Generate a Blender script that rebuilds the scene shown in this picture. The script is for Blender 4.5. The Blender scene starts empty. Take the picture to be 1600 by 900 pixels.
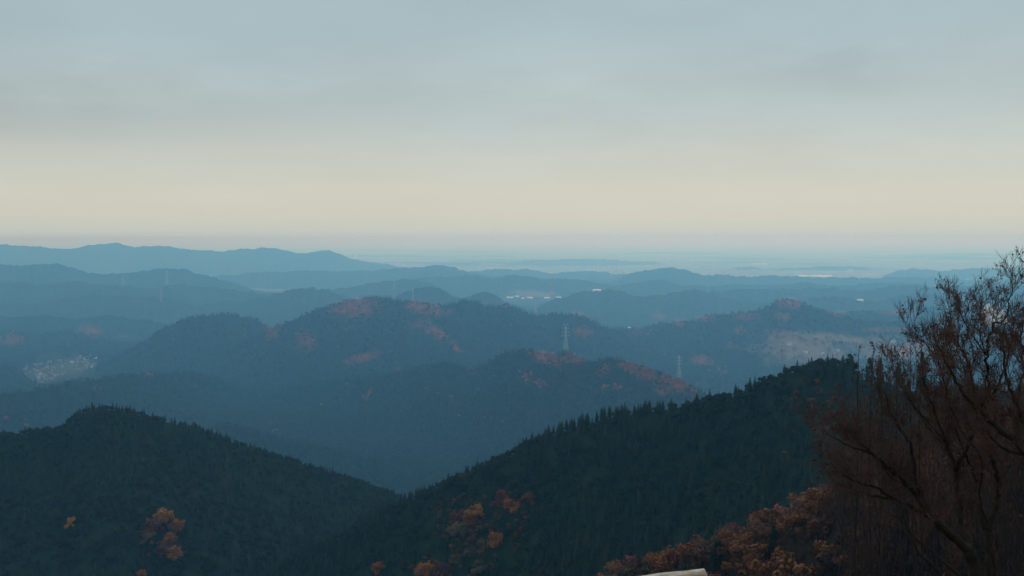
import bpy, bmesh, math, random
import numpy as np
from mathutils import Vector, Matrix
from mathutils.bvhtree import BVHTree

random.seed(7)
rng = np.random.default_rng(7)
SC = bpy.context.scene
R = math.radians
PI = math.pi

# ------------------------------------------------------------------ camera
W0, H0, F0 = 1600.0, 900.0, 1715.0
PITCH = math.atan((450 - 372) / F0)
CAMZ = 500.0
cam_d = bpy.data.cameras.new('camera')
cam_d.sensor_width = 36.0
cam_d.lens = 36.0 * F0 / W0
cam_d.clip_start = 0.05
cam_d.clip_end = 400000.0
cam = bpy.data.objects.new('camera', cam_d)
SC.collection.objects.link(cam)
cam.location = (0, 0, CAMZ)
cam.rotation_euler = (PI / 2 - PITCH, 0, 0)
SC.camera = cam

# ------------------------------------------------------------------ world, sun, exposure
SUN_EL, SUN_AZ = R(40), R(14)
world = bpy.data.worlds.new('World')
SC.world = world
world.use_nodes = True
wn, wl = world.node_tree.nodes, world.node_tree.links
wn.clear()


def nd(nodes, kind, **kw):
    n = nodes.new(kind)
    for k, v in kw.items():
        setattr(n, k, v)
    return n


def ramp_set(rn, stops, interp='EASE'):
    cr = rn.color_ramp
    cr.interpolation = interp
    while len(cr.elements) > 1:
        cr.elements.remove(cr.elements[-1])
    cr.elements[0].position = stops[0][0]
    cr.elements[0].color = (*stops[0][1], 1)
    for p, c in stops[1:]:
        e = cr.elements.new(p)
        e.color = (*c, 1)


w_out = nd(wn, 'ShaderNodeOutputWorld')
w_mix = nd(wn, 'ShaderNodeMixShader')
w_mix.inputs[0].default_value = 0.93
w_sky = nd(wn, 'ShaderNodeTexSky', sky_type='NISHITA')
w_sky.sun_disc = False
w_sky.sun_elevation = SUN_EL
w_sky.sun_rotation = SUN_AZ
w_b1 = nd(wn, 'ShaderNodeBackground')
w_b1.inputs['Strength'].default_value = 0.08
w_b2 = nd(wn, 'ShaderNodeBackground')
w_b2.inputs['Strength'].default_value = 1.0
wl.new(w_sky.outputs[0], w_b1.inputs[0])
wl.new(w_b1.outputs[0], w_mix.inputs[1])
wl.new(w_b2.outputs[0], w_mix.inputs[2])
wl.new(w_mix.outputs[0], w_out.inputs[0])
# overcast layer: colour by height above the horizon, broken by flat cloud sheets seen in perspective
tc = nd(wn, 'ShaderNodeTexCoord')
sep = nd(wn, 'ShaderNodeSeparateXYZ')
wl.new(tc.outputs['Generated'], sep.inputs[0])


def wmath(op, a, b=None, clamp=False):
    m = nd(wn, 'ShaderNodeMath', operation=op, use_clamp=clamp)
    for i, v in enumerate((a, b)):
        if v is None:
            continue
        if isinstance(v, (int, float)):
            m.inputs[i].default_value = v
        else:
            wl.new(v, m.inputs[i])
    return m.outputs[0]


zz = wmath('MAXIMUM', sep.outputs[2], 0.0)
den = wmath('ADD', zz, 0.16)
cx = wmath('DIVIDE', sep.outputs[0], den)
cy = wmath('DIVIDE', sep.outputs[1], den)
comb = nd(wn, 'ShaderNodeCombineXYZ')
wl.new(cx, comb.inputs[0])
wl.new(cy, comb.inputs[1])
mp = nd(wn, 'ShaderNodeMapping')
mp.inputs['Scale'].default_value = (1.3, 1.15, 1.0)
mp.inputs['Rotation'].default_value = (0, 0, R(8))
mp.inputs['Location'].default_value = (3.3, 1.2, 0.4)
wl.new(comb.outputs[0], mp.inputs[0])
n1 = nd(wn, 'ShaderNodeTexNoise')
n1.inputs['Scale'].default_value = 0.85
n1.inputs['Detail'].default_value = 5
n1.inputs['Roughness'].default_value = 0.5
wl.new(mp.outputs[0], n1.inputs['Vector'])
n2 = nd(wn, 'ShaderNodeTexNoise')
n2.inputs['Scale'].default_value = 3.2
n2.inputs['Detail'].default_value = 6
n2.inputs['Roughness'].default_value = 0.55
wl.new(mp.outputs[0], n2.inputs['Vector'])
d1 = wmath('SUBTRACT', n1.outputs[0], 0.5)
d2 = wmath('SUBTRACT', n2.outputs[0], 0.5)
# the upper edge of the beige band wanders with the cloud sheet
fade0 = wmath('DIVIDE', zz, 0.12, clamp=True)
band = wmath('ADD', sep.outputs[2], wmath('MULTIPLY', wmath('MULTIPLY', d1, fade0), 0.07))
bandm = wmath('DIVIDE', band, 0.5, clamp=True)
wr = nd(wn, 'ShaderNodeValToRGB')
ramp_set(wr, [(0.000, (0.485, 0.56, 0.545)),
              (0.018, (0.55, 0.59, 0.53)),
              (0.036, (0.59, 0.597, 0.52)),
              (0.075, (0.61, 0.605, 0.52)),
              (0.145, (0.555, 0.58, 0.53)),
              (0.215, (0.47, 0.54, 0.53)),
              (0.36, (0.385, 0.49, 0.52)),
              (1.0, (0.38, 0.49, 0.52))], 'LINEAR')
wl.new(bandm, wr.inputs[0])
shade = wmath('ADD', wmath('MULTIPLY', d1, 0.24), wmath('MULTIPLY', d2, 0.10))
uu = wmath('DIVIDE', sep.outputs[0], wmath('MAXIMUM', sep.outputs[1], 0.05))
vv = wmath('DIVIDE', sep.outputs[2], wmath('MAXIMUM', sep.outputs[1], 0.05))


def bank(px, py, sx, sy, amp):
    # one soft cloud bank lying in that direction of the sky, its edge torn by the finer noise
    a = wmath('DIVIDE', wmath('SUBTRACT', uu, (px - 800) / F0), sx / F0)
    b = wmath('DIVIDE', wmath('SUBTRACT', wmath('ADD', vv, wmath('MULTIPLY', d2, 0.05)), (372 - py) / F0), sy / F0)
    q = wmath('ADD', wmath('MULTIPLY', a, a), wmath('MULTIPLY', b, b))
    return wmath('MULTIPLY', wmath('POWER', 2.718, wmath('MULTIPLY', q, -1.0)), amp)


for args in ((1300, 112, 130, 34, -.12), (60, 185, 330, 42, -.10), (560, 150, 260, 30, -.04), (180, 75, 130, 36, .05), (860, 95, 150, 60, .07), (1020, 30, 200, 30, -.03), (1450, 190, 200, 40, .03), (-100, 60, 260, 200, -.05), (1250, 40, 500, 60, .04)):
    shade = wmath('ADD', shade, bank(*args))
fade = wmath('DIVIDE', zz, 0.09, clamp=True)
shade = wmath('ADD', wmath('MULTIPLY', shade, fade), 1.0)
vm = nd(wn, 'ShaderNodeVectorMath', operation='SCALE')
wl.new(wr.outputs[0], vm.inputs[0])
wl.new(shade, vm.inputs[3])
wl.new(vm.outputs[0], w_b2.inputs[0])

sun_d = bpy.data.lights.new('sun', 'SUN')
sun_d.energy = 1.3
sun_d.angle = R(25)
sun_d.color = (1.0, 0.985, 0.955)
sun = bpy.data.objects.new('sun', sun_d)
SC.collection.objects.link(sun)
sdir = Vector((math.sin(SUN_AZ) * math.cos(SUN_EL), math.cos(SUN_AZ) * math.cos(SUN_EL), math.sin(SUN_EL)))
sun.rotation_euler = sdir.to_track_quat('Z', 'Y').to_euler()

vs = SC.view_settings
vs.view_transform = 'Standard'
vs.look = 'None'
vs.exposure = 0.0
vs.gamma = 1.0
SC.render.engine = 'CYCLES'
SC.cycles.use_denoising = True
SC.cycles.volume_bounces = 4
SC.cycles.max_bounces = 8
SC.cycles.diffuse_bounces = 2
SC.cycles.volume_step_rate = 4

# ------------------------------------------------------------------ helpers
CF = np.array([0, math.cos(PITCH), -math.sin(PITCH)])
CU = np.array([0, math.sin(PITCH), math.cos(PITCH)])


def at(px, py, Y):
    d = CF * F0 + CU * (450 - py) + np.array([1., 0, 0]) * (px - 800)
    d = d / d[1] * Y
    return np.array([d[0], d[1], CAMZ + d[2]])


def pix(P):
    P = np.asarray(P, float) - np.array([0, 0, CAMZ])
    w = P @ CF
    return 800 + F0 * P[..., 0] / w, 450 - F0 * (P @ CU) / w


def _h(ix, iy, seed):
    n = (ix.astype(np.int64) * 374761393 + iy.astype(np.int64) * 668265263 + seed * 144269504) & 0xFFFFFFFF
    n = ((n ^ (n >> 13)) * 1274126177) & 0xFFFFFFFF
    n = (n ^ (n >> 16)) & 0xFFFFFF
    return n / float(0xFFFFFF)


def vnoise(x, y, seed=0):
    x = np.asarray(x, float); y = np.asarray(y, float)
    ix, iy = np.floor(x), np.floor(y)
    fx, fy = x - ix, y - iy
    fx = fx * fx * fx * (fx * (fx * 6 - 15) + 10); fy = fy * fy * fy * (fy * (fy * 6 - 15) + 10)
    a = _h(ix, iy, seed); b = _h(ix + 1, iy, seed); c = _h(ix, iy + 1, seed); d = _h(ix + 1, iy + 1, seed)
    return (a * (1 - fx) + b * fx) * (1 - fy) + (c * (1 - fx) + d * fx) * fy


def fbm(x, y, seed=0, octv=4, gain=0.5):
    s = 0; a = 1; t = 0
    for o in range(octv):
        s = s + a * vnoise(x * 2 ** o + 17.3 * o, y * 2 ** o - 9.1 * o, seed + o); t += a; a *= gain
    return s / t


def ridged(x, y, seed=0, octv=3):
    s = 0; a = 1; t = 0
    for o in range(octv):
        s = s + a * np.abs(2 * vnoise(x * 2 ** o + 5.3 * o, y * 2 ** o + 3.7 * o, seed + o) - 1); t += a; a *= 0.5
    return s / t


def tag(o, label=None, cat=None, group=None, kind=None):
    if label: o['label'] = label
    if cat: o['category'] = cat
    if group: o['group'] = group
    if kind: o['kind'] = kind
    return o


def link(name, me, mats=(), parent=None, smooth=False):
    for m in mats:
        me.materials.append(m)
    o = bpy.data.objects.new(name, me)
    SC.collection.objects.link(o)
    if parent is not None:
        o.parent = parent
    if smooth:
        me.polygons.foreach_set('use_smooth', np.ones(len(me.polygons), bool))
    return o


def empty(name, loc, rz=0):
    o = bpy.data.objects.new(name, None)
    o.location = tuple(float(v) for v in loc); o.rotation_euler = (0, 0, rz)
    SC.collection.objects.link(o)
    return o


def mesh_from(name, V, Fc, mi=None):
    me = bpy.data.meshes.new(name)
    me.from_pydata([tuple(v) for v in V], [], Fc)
    if mi is not None:
        me.polygons.foreach_set('material_index', np.array(mi, np.int32))
    me.update()
    return me


class MB:
    def __init__(s):
        s.V = []; s.F = []; s.M = []

    def box(s, c, size, rot=None, m=0):
        n = len(s.V)
        for dx, dy, dz in ((-1, -1, -1), (1, -1, -1), (1, 1, -1), (-1, 1, -1), (-1, -1, 1), (1, -1, 1), (1, 1, 1), (-1, 1, 1)):
            v = Vector((dx * size[0] / 2, dy * size[1] / 2, dz * size[2] / 2))
            if rot is not None: v = rot @ v
            s.V.append(tuple(Vector(c) + v))
        for f in ((0, 3, 2, 1), (4, 5, 6, 7), (0, 1, 5, 4), (1, 2, 6, 5), (2, 3, 7, 6), (3, 0, 4, 7)):
            s.F.append(tuple(n + i for i in f)); s.M.append(m)

    def tube(s, pts, rad, sides=5, m=0, cap=True):
        pts = [Vector(p) for p in pts]
        n0 = len(s.V)
        prev = None
        for i, p in enumerate(pts):
            a = pts[max(i - 1, 0)]; b = pts[min(i + 1, len(pts) - 1)]
            t = (b - a)
            if t.length < 1e-9: t = Vector((0, 0, 1))
            t.normalize()
            if prev is None:
                u = t.orthogonal().normalized()
            else:
                u = (prev - t * prev.dot(t))
                u = u.normalized() if u.length > 1e-6 else t.orthogonal().normalized()
            prev = u
            v = t.cross(u)
            for k in range(sides):
                an = 2 * PI * k / sides
                s.V.append(tuple(p + (u * math.cos(an) + v * math.sin(an)) * rad[i]))
        for i in range(len(pts) - 1):
            for k in range(sides):
                a = n0 + i * sides + k; b = n0 + i * sides + (k + 1) % sides
                s.F.append((a, b, b + sides, a + sides)); s.M.append(m)
        if cap:
            s.F.append(tuple(n0 + k for k in range(sides))[::-1]); s.M.append(m)
            e = n0 + (len(pts) - 1) * sides
            s.F.append(tuple(e + k for k in range(sides))); s.M.append(m)

    def quad(s, c, u, v, m=0):
        n = len(s.V)
        c = Vector(c)
        s.V += [tuple(c - u - v), tuple(c + u - v * .8), tuple(c + u * .8 + v), tuple(c - u * .9 + v * .8)]
        s.F.append((n, n + 1, n + 2, n + 3)); s.M.append(m)

    def mesh(s, name):
        return mesh_from(name, s.V, s.F, s.M)


def add_attr(me, name, arr):
    a = me.attributes.new(name, 'FLOAT', 'POINT')
    a.data.foreach_set('value', np.asarray(arr, np.float32).ravel())


# ------------------------------------------------------------------ materials
def new_mat(name, rough=0.9, spec=0.15):
    m = bpy.data.materials.new(name)
    m.use_nodes = True
    n, l = m.node_tree.nodes, m.node_tree.links
    b = n['Principled BSDF']
    b.inputs['Roughness'].default_value = rough
    b.inputs['Specular IOR Level'].default_value = spec
    return m, n, l, b


def noise_ramp(n, l, coord, scale, stops, detail=4, rough=0.6):
    t = nd(n, 'ShaderNodeTexNoise')
    t.inputs['Scale'].default_value = scale
    t.inputs['Detail'].default_value = detail
    t.inputs['Roughness'].default_value = rough
    l.new(coord, t.inputs['Vector'])
    r = nd(n, 'ShaderNodeValToRGB')
    ramp_set(r, stops, 'LINEAR')
    l.new(t.outputs[0], r.inputs[0])
    return r.outputs[0], t.outputs[0]


def mixc(n, l, fac, a, b, mode='MIX'):
    m = nd(n, 'ShaderNodeMix', data_type='RGBA', blend_type=mode)
    for sock, v in ((m.inputs[0], fac), (m.inputs[6], a), (m.inputs[7], b)):
        if isinstance(v, (int, float)): sock.default_value = v
        elif isinstance(v, tuple): sock.default_value = (*v, 1)
        else: l.new(v, sock)
    return m.outputs[2]


def forest_floor(name, sc, bump=8.0):
    """wooded hillside seen from afar: conifer green with rust patches where the 'autumn' attribute says broadleaf trees stand"""
    m, n, l, b = new_mat(name, 1.0, 0.0)
    g = nd(n, 'ShaderNodeNewGeometry').outputs['Position']
    base, t = noise_ramp(n, l, g, sc, [(0.3, (0.009, 0.020, 0.014)), (0.5, (0.014, 0.030, 0.018)), (0.68, (0.026, 0.038, 0.020))])
    aut, t2 = noise_ramp(n, l, g, sc * 1.7, [(0.3, (0.18, 0.045, 0.03)), (0.55, (0.34, 0.08, 0.04)), (0.75, (0.28, 0.12, 0.05))])
    at_ = nd(n, 'ShaderNodeAttribute', attribute_name='autumn')
    c = mixc(n, l, at_.outputs['Fac'], base, aut)
    fi = nd(n, 'ShaderNodeAttribute', attribute_name='field')
    fld, _ = noise_ramp(n, l, g, sc * 0.6, [(0.35, (0.19, 0.12, 0.08)), (0.5, (0.26, 0.18, 0.13)), (0.65, (0.16, 0.12, 0.07))])
    c = mixc(n, l, fi.outputs['Fac'], c, fld)
    l.new(c, b.inputs['Base Color'])
    bp = nd(n, 'ShaderNodeBump')
    bp.inputs['Strength'].default_value = 0.9
    bp.inputs['Distance'].default_value = bump
    vo = nd(n, 'ShaderNodeTexNoise')
    vo.inputs['Scale'].default_value = sc * 1.6
    vo.inputs['Detail'].default_value = 6
    vo.inputs['Roughness'].default_value = 0.65
    l.new(g, vo.inputs['Vector'])
    l.new(vo.outputs[0], bp.inputs['Height'])
    l.new(bp.outputs[0], b.inputs['Normal'])
    return m


def foliage(name, stops, transl=0.25):
    m, n, l, b = new_mat(name, 0.85, 0.1)
    oi = nd(n, 'ShaderNodeObjectInfo')
    r = nd(n, 'ShaderNodeValToRGB')
    ramp_set(r, stops, 'LINEAR')
    l.new(oi.outputs['Random'], r.inputs[0])
    tc_ = nd(n, 'ShaderNodeTexCoord')
    v, _ = noise_ramp(n, l, tc_.outputs['Object'], 0.55, [(0.3, (0.55, 0.55, 0.55)), (0.7, (1.45, 1.4, 1.3))], 3)
    c = mixc(n, l, 1.0, r.outputs[0], v, 'MULTIPLY')
    l.new(c, b.inputs['Base Color'])
    return m


MAT = {}
MAT['far_hill'] = forest_floor('far_woodland', 0.006, 90)
MAT['mid_hill'] = forest_floor('woodland', 0.03, 20)
MAT['near_hill'] = forest_floor('near_woodland', 0.09, 3)
MAT['cedar'] = foliage('cedar_needles', [(0.0, (0.009, 0.026, 0.018)), (0.5, (0.013, 0.034, 0.021)), (0.85, (0.020, 0.044, 0.023)), (1.0, (0.032, 0.044, 0.023))])
MAT['autumn_far'] = foliage('rust_leaves_far', [(0.0, (0.24, 0.045, 0.03)), (0.45, (0.34, 0.075, 0.03)), (0.75, (0.34, 0.125, 0.035)), (1.0, (0.20, 0.10, 0.04))])
MAT['autumn'] = foliage('autumn_leaves', [(0.0, (0.075, 0.036, 0.018)), (0.3, (0.12, 0.048, 0.02)), (0.55, (0.165, 0.06, 0.021)), (0.72, (0.20, 0.078, 0.022)), (0.85, (0.11, 0.06, 0.024)), (1.0, (0.045, 0.038, 0.02))])
MAT['gold'] = foliage('gold_leaves', [(0.0, (0.33, 0.15, 0.02)), (1.0, (0.38, 0.19, 0.03))])
MAT['orange'] = foliage('orange_leaves', [(0.0, (0.27, 0.085, 0.018)), (1.0, (0.32, 0.12, 0.022))])
MAT['rust'] = foliage('dark_rust_leaves', [(0.0, (0.11, 0.035, 0.025)), (1.0, (0.15, 0.05, 0.03))])
MAT['amber'] = foliage('amber_leaves', [(0.0, (0.20, 0.072, 0.022)), (1.0, (0.24, 0.095, 0.026))])
MAT['rusty'] = foliage('rust_leaves', [(0.0, (0.19, 0.05, 0.026)), (1.0, (0.22, 0.062, 0.028))])
MAT['umber'] = foliage('umber_leaves', [(0.0, (0.11, 0.048, 0.025)), (1.0, (0.14, 0.058, 0.028))])
MAT['khaki'] = foliage('dry_khaki_leaves', [(0.0, (0.11, 0.085, 0.045)), (1.0, (0.14, 0.10, 0.05))])
MAT['brown'] = foliage('dry_brown_leaves', [(0.0, (0.055, 0.030, 0.018)), (0.5, (0.095, 0.046, 0.024)), (1.0, (0.14, 0.058, 0.028))])
MAT['peach'] = foliage('pale_peach_leaves', [(0.0, (0.42, 0.24, 0.15)), (1.0, (0.46, 0.28, 0.18))])
m_, n_, l_, b_ = new_mat('bark', 0.95, 0.1)
tcb = nd(n_, 'ShaderNodeTexCoord')
cb, tb = noise_ramp(n_, l_, tcb.outputs['Object'], 9.0, [(0.3, (0.018, 0.013, 0.010)), (0.7, (0.05, 0.038, 0.028))], 6)
l_.new(cb, b_.inputs['Base Color'])
bpn = nd(n_, 'ShaderNodeBump'); bpn.inputs['Strength'].default_value = 0.6; bpn.inputs['Distance'].default_value = 0.02
l_.new(tb, bpn.inputs['Height']); l_.new(bpn.outputs[0], b_.inputs['Normal'])
MAT['bark'] = m_
m_, n_, l_, b_ = new_mat('twig_bark', 0.8, 0.2)
tcb = nd(n_, 'ShaderNodeTexCoord')
cb, tb = noise_ramp(n_, l_, tcb.outputs['Object'], 2.0, [(0.3, (0.06, 0.032, 0.024)), (0.7, (0.13, 0.066, 0.05))], 3)
l_.new(cb, b_.inputs['Base Color'])
MAT['twig'] = m_


def flat_mat(name, c1, c2, scale, rough=0.8, spec=0.2, metal=0.0):
    m, n, l, b = new_mat(name, rough, spec)
    t = nd(n, 'ShaderNodeTexCoord')
    c, _ = noise_ramp(n, l, t.outputs['Object'], scale, [(0.35, c1), (0.65, c2)], 5)
    l.new(c, b.inputs['Base Color'])
    b.inputs['Metallic'].default_value = metal
    return m


MAT['wall'] = flat_mat('pale_render', (0.19, 0.185, 0.175), (0.28, 0.265, 0.25), 0.3)
MAT['roof'] = flat_mat('grey_roof_tiles', (0.12, 0.12, 0.13), (0.22, 0.21, 0.21), 0.5)
MAT['white_wall'] = flat_mat('white_cladding', (0.62, 0.62, 0.60), (0.74, 0.74, 0.72), 0.1)
MAT['block'] = flat_mat('city_concrete', (0.42, 0.42, 0.39), (0.58, 0.56, 0.52), 0.02)
MAT['steel'] = flat_mat('galvanised_steel', (0.30, 0.34, 0.30), (0.40, 0.43, 0.38), 0.2, 0.6, 0.3)
MAT['redsteel'] = flat_mat('red_painted_steel', (0.45, 0.14, 0.13), (0.52, 0.18, 0.16), 0.2, 0.6, 0.3)
MAT['peachwall'] = flat_mat('peach_render', (0.60, 0.30, 0.24), (0.68, 0.36, 0.28), 0.1)
MAT['glass'] = flat_mat('dark_window_glass', (0.04, 0.05, 0.06), (0.07, 0.08, 0.09), 0.1, 0.2, 0.5)

# ------------------------------------------------------------------ hills
AUT = [  # far patches of autumn woodland: centre, half width, half height, tilt, strength (where they stand on the slopes)
    (555, 482, 42, 17, -0.15, 1.0), (665, 482, 40, 11, 0.2, .8), (683, 520, 30, 9, 0.55, .9), (712, 543, 14, 4, 0.7, .9), (478, 535, 20, 15, 0.2, .5),
    (563, 560, 30, 8, -0.25, .9), (425, 520, 14, 18, 0.4, .45), (655, 508, 22, 6, -0.2, .5), (855, 560, 30, 11, 0.3, .9), (890, 563, 22, 8, 0.1, .8),
    (912, 519, 16, 9, 0, .6), (983, 575, 18, 9, 0.5, .9), (1005, 583, 30, 12, 0.3, .8), (1062, 598, 38, 15, 0.3, 1.0), (1040, 603, 18, 14, 0, .7), (1096, 563, 17, 9, 0.2, .9),
    (942, 580, 10, 12, 0.4, .5), (845, 600, 12, 8, 0.2, .6), (825, 590, 10, 12, 0.2, .45), (945, 607, 6, 4, 0, .9), (962, 608, 6, 4, 0, .9), (1036, 612, 8, 6, 0, .9),
    (575, 616, 13, 4, -1.0, .7), (622, 577, 6, 4, 0, .6), (545, 513, 8, 4, 0, .5), (1235, 474, 26, 9, 0.1, .75), (1222, 495, 14, 8, 0.2, .6), (1165, 494, 26, 7, 0, .5),
    (1105, 497, 14, 8, 0, .6), (1060, 503, 12, 8, 0, .6), (1155, 517, 14, 7, 0, .5), (1140, 540, 12, 6, 0, .4), (1310, 490, 16, 5, 0, .5), (1390, 515, 50, 5, 0, .6),
    (1400, 488, 34, 5, 0, .5), (20, 532, 22, 11, 0, .6), (145, 518, 20, 10, 0.3, .6), (195, 528, 14, 5, 0, .5), (152, 606, 8, 4, 0, .7), (232, 587, 9, 4, 0, .7),
    (790, 478, 12, 5, 0, .5), (905, 490, 14, 5, 0.3, .5), (720, 423, 10, 3, 0, .5), (431, 673, 8, 5, 0, 1.0), (1030, 495, 14, 6, 0, .4), (1000, 520, 16, 6, 0, .3),
    (1140, 590, 14, 6, 0, .7), (1125, 580, 16, 8, 0.2, .5), (740, 583, 12, 5, 0.2, .3), (1230, 530, 50, 14, 0.1, .35),
]


def patch(px, py, L=AUT):
    v = np.zeros_like(px)
    for cx_, cy_, rx, ry, tl, st in L:
        dx, dy = px - cx_, py - cy_
        c, s = math.cos(tl), math.sin(tl)
        u, w = (dx * c + dy * s) / rx, (-dx * s + dy * c) / ry
        wob = 0.55 * (fbm(px / 9.0, py / 5.0, 71, 3) - 0.5) * 2
        v = np.maximum(v, st * np.clip(1.5 - 1.3 * np.sqrt(u * u + w * w) + wob, 0, 1))
    return v


FIELD = [(1260, 548, 90, 28, 0.1, 1.0), (1300, 528, 95, 9, 0.08, 1.0), (1400, 548, 100, 24, 0.0, .9), (832, 459, 44, 6, 0.05, .9)]
HILLS = {}


def hill(key, crest, slope, mat, step=3.0, canopy=0.0, rough_px=0.7, spur=0.5, spur_w=500., rows=60, back=0.12, seed=1, label='', stop=-6.0, detail=0.0, wmax=None):
    """ridge whose crest runs through the given (pixel x, pixel y, distance) points; flanks fall both ways and are cut by gullies"""
    c = np.array(crest, float)
    xs = np.arange(c[0, 0], c[-1, 0] + step, step)
    # smooth monotone-ish interpolation
    ys = np.interp(xs, c[:, 0], c[:, 1]); ds = np.interp(xs, c[:, 0], c[:, 2])
    k = np.ones(3) / 3
    if len(xs) > 12:
        ysp = np.pad(ys, 1, mode='edge'); ys = np.convolve(ysp, k, 'valid')
    ys = ys + rough_px * 2 * (fbm(xs / 26.0, xs * 0 + seed, seed, 4, .6) - .5) * 2 + rough_px * 1.7 * (fbm(xs / 8.0, xs * 0 + seed, seed + 3, 3, .8) - .5) * 2
    C = np.stack([at(x, y, d) for x, y, d in zip(xs, ys, ds)])
    C[:, 2] -= canopy
    Cz = C[:, 2]
    Wn = (Cz - stop) / slope * 1.25
    if wmax: Wn = np.minimum(Wn, wmax)
    rad = C[:, :2] / np.linalg.norm(C[:, :2], axis=1)[:, None]
    tt = np.concatenate([-(np.linspace(1, 0, max(4, rows // 6))[:-1]) * back, np.linspace(0, 1, rows) ** 1.25])
    X = C[:, None, 0] - rad[:, None, 0] * tt[None] * Wn[:, None]
    Y = C[:, None, 1] - rad[:, None, 1] * tt[None] * Wn[:, None]
    T = tt[None] * Wn[:, None]
    S = np.cumsum(np.r_[0, np.linalg.norm(np.diff(C, axis=0), axis=1)])[:, None] + 0 * T
    A = np.abs(T)
    drop = slope * np.where(A < 40 * 0 + spur_w * .15, A * A / (spur_w * .3) * .8 + A * .2, A - spur_w * .03)
    warp = (fbm(X / spur_w, Y / spur_w, seed + 31, 3) - .5) * spur_w * 1.2
    g = ridged((S + warp + T * .25) / spur_w, T / (spur_w * 2.6), seed + 11, 3)
    amp = spur * np.minimum(A, spur_w * 1.2) * slope
    low = fbm(X / (spur_w * .5), Y / (spur_w * .5), seed + 51, 4)
    Z = Cz[:, None] - drop + amp * (0.62 - 1.25 * g) * np.where(A > 0, 1, 0) * .75 + amp * .35 * (low - .5)
    if detail:
        Z = Z + detail * (fbm(X / 14, Y / 14, seed + 5, 3) - .5) * np.minimum(A / 10, 1)
    lim = Cz[:, None] - A * 0.25 * slope
    Z = np.minimum(Z, lim)
    n, m = X.shape
    V = np.stack([X, Y, Z], -1).reshape(-1, 3)
    idx = np.arange(n * m).reshape(n, m)
    Fq = np.stack([idx[:-1, :-1], idx[:-1, 1:], idx[1:, 1:], idx[1:, :-1]], -1).reshape(-1, 4)
    # normals up: rows go towards camera, columns to the right
    me = bpy.data.meshes.new(key)
    me.from_pydata(V.tolist(), [], Fq.tolist())
    me.update()
    px, py = pix(V)
    ok = V[:, 1] > 20
    av = np.where(ok, patch(px, py), 0)
    add_attr(me, 'autumn', av)
    fv = np.zeros(len(V))
    if key in ('main_right', 'centre_back'):
        fv = np.where(ok, patch(px, py, FIELD), 0)
    add_attr(me, 'field', fv)
    o = link('hill', me, [MAT[mat]], smooth=True)
    tag(o, label, kind='structure')
    HILLS[key] = dict(X=X, Y=Y, Z=Z, T=T, tt=tt, V=V, F=Fq, obj=o)
    return o


def cpts(s, d0, d1=None):
    """'x y x y ...' crest string with distance from d0 to d1"""
    a = np.array(s.split(), float).reshape(-1, 2)
    d1 = d0 if d1 is None else d1
    f = (a[:, 0] - a[0, 0]) / (a[-1, 0] - a[0, 0])
    return np.c_[a, d0 + (d1 - d0) * f]


hill('far_range', cpts('-160 392 -60 386 0 383 30 384 60 384 85 388 100 390 118 387 140 383 162 381 182 380 200 384 215 386 240 385 256 384 275 388 300 391 322 391 345 393 368 391 390 388 408 387 432 389 450 393 475 396 495 393 512 390 525 395 545 403 570 408 600 412 640 418 690 424', 14500, 15500), .42, 'far_hill', 3, rough_px=1.02, spur=.5, spur_w=1400, rows=46, seed=3, label='hazy blue long mountain range on the left skyline')
hill('rise_a', cpts('540 420 600 416 650 413 720 411 780 414 830 418 900 424', 21000), .12, 'far_hill', 4, rough_px=.7, spur=.4, spur_w=1200, rows=18, seed=41, label='faint rise in the far plain behind the range tail')
hill('rise_b', cpts('640 436 700 431 740 429 770 436 800 441 850 447', 9800), .28, 'far_hill', 3, rough_px=1.3, spur=.5, spur_w=600, rows=26, seed=42, label='small hazy ridge left of the white sheds plain')
hill('rise_c', cpts('730 424 780 420 830 422 870 427 910 423 950 426 1000 432', 13500), .2, 'far_hill', 3, rough_px=1.2, spur=.5, spur_w=700, rows=22, seed=43, label='thin hazy ridge far behind the white sheds')
hill('rise_d', cpts('940 452 975 444 1010 438 1035 437 1060 444 1100 447 1150 443 1200 446 1260 441 1320 445 1380 441 1450 445', 9300), .24, 'far_hill', 3, rough_px=1.4, spur=.55, spur_w=600, rows=28, seed=44, label='uneven hazy ridge left and right of the rounded top')
hill('rise_e', cpts('1140 486 1180 474 1240 468 1290 462 1330 466 1370 472 1400 463 1440 458 1480 463 1540 458 1600 464 1740 462', 6900), .26, 'far_hill', 3, rough_px=1.5, spur=.55, spur_w=500, rows=30, seed=45, label='hazy ridge behind the right shoulder of the red topped hill')
hill('rise_f', cpts('1250 496 1300 490 1350 484 1400 486 1450 478 1500 482 1560 478 1620 482 1740 480', 5300), .26, 'far_hill', 3, rough_px=1.5, spur=.55, spur_w=450, rows=30, seed=46, label='wooded rise with reddish strips right of the red topped hill')
hill('rise_g', cpts('-160 440 -60 436 0 440 60 444 120 440 170 446 230 450 280 445 330 450 390 456 440 462', 8000), .3, 'far_hill', 3, rough_px=1.4, spur=.55, spur_w=600, rows=34, seed=47, label='dim hazy shoulder beneath the second left ridge')
hill('rise_h', cpts('-160 496 -60 492 0 497 60 493 120 498 170 492 230 500 290 512 350 520 400 530', 5900), .3, 'far_hill', 3, rough_px=1.4, spur=.6, spur_w=450, rows=36, seed=48, label='blue ridge between the town hill and the broad ridge')
hill('rise_i', cpts('560 462 600 460 640 466 680 470 720 474 760 480', 7000), .3, 'far_hill', 3, rough_px=1.2, spur=.5, spur_w=500, rows=24, seed=49, label='dim strip of hill behind the mountain crest')
hill('rise_j', cpts('860 442 900 438 940 436 980 433 1010 436 1050 440', 12500), .22, 'far_hill', 3, rough_px=1.1, spur=.5, spur_w=700, rows=22, seed=50, label='low hazy hill left of the rounded top')
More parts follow.
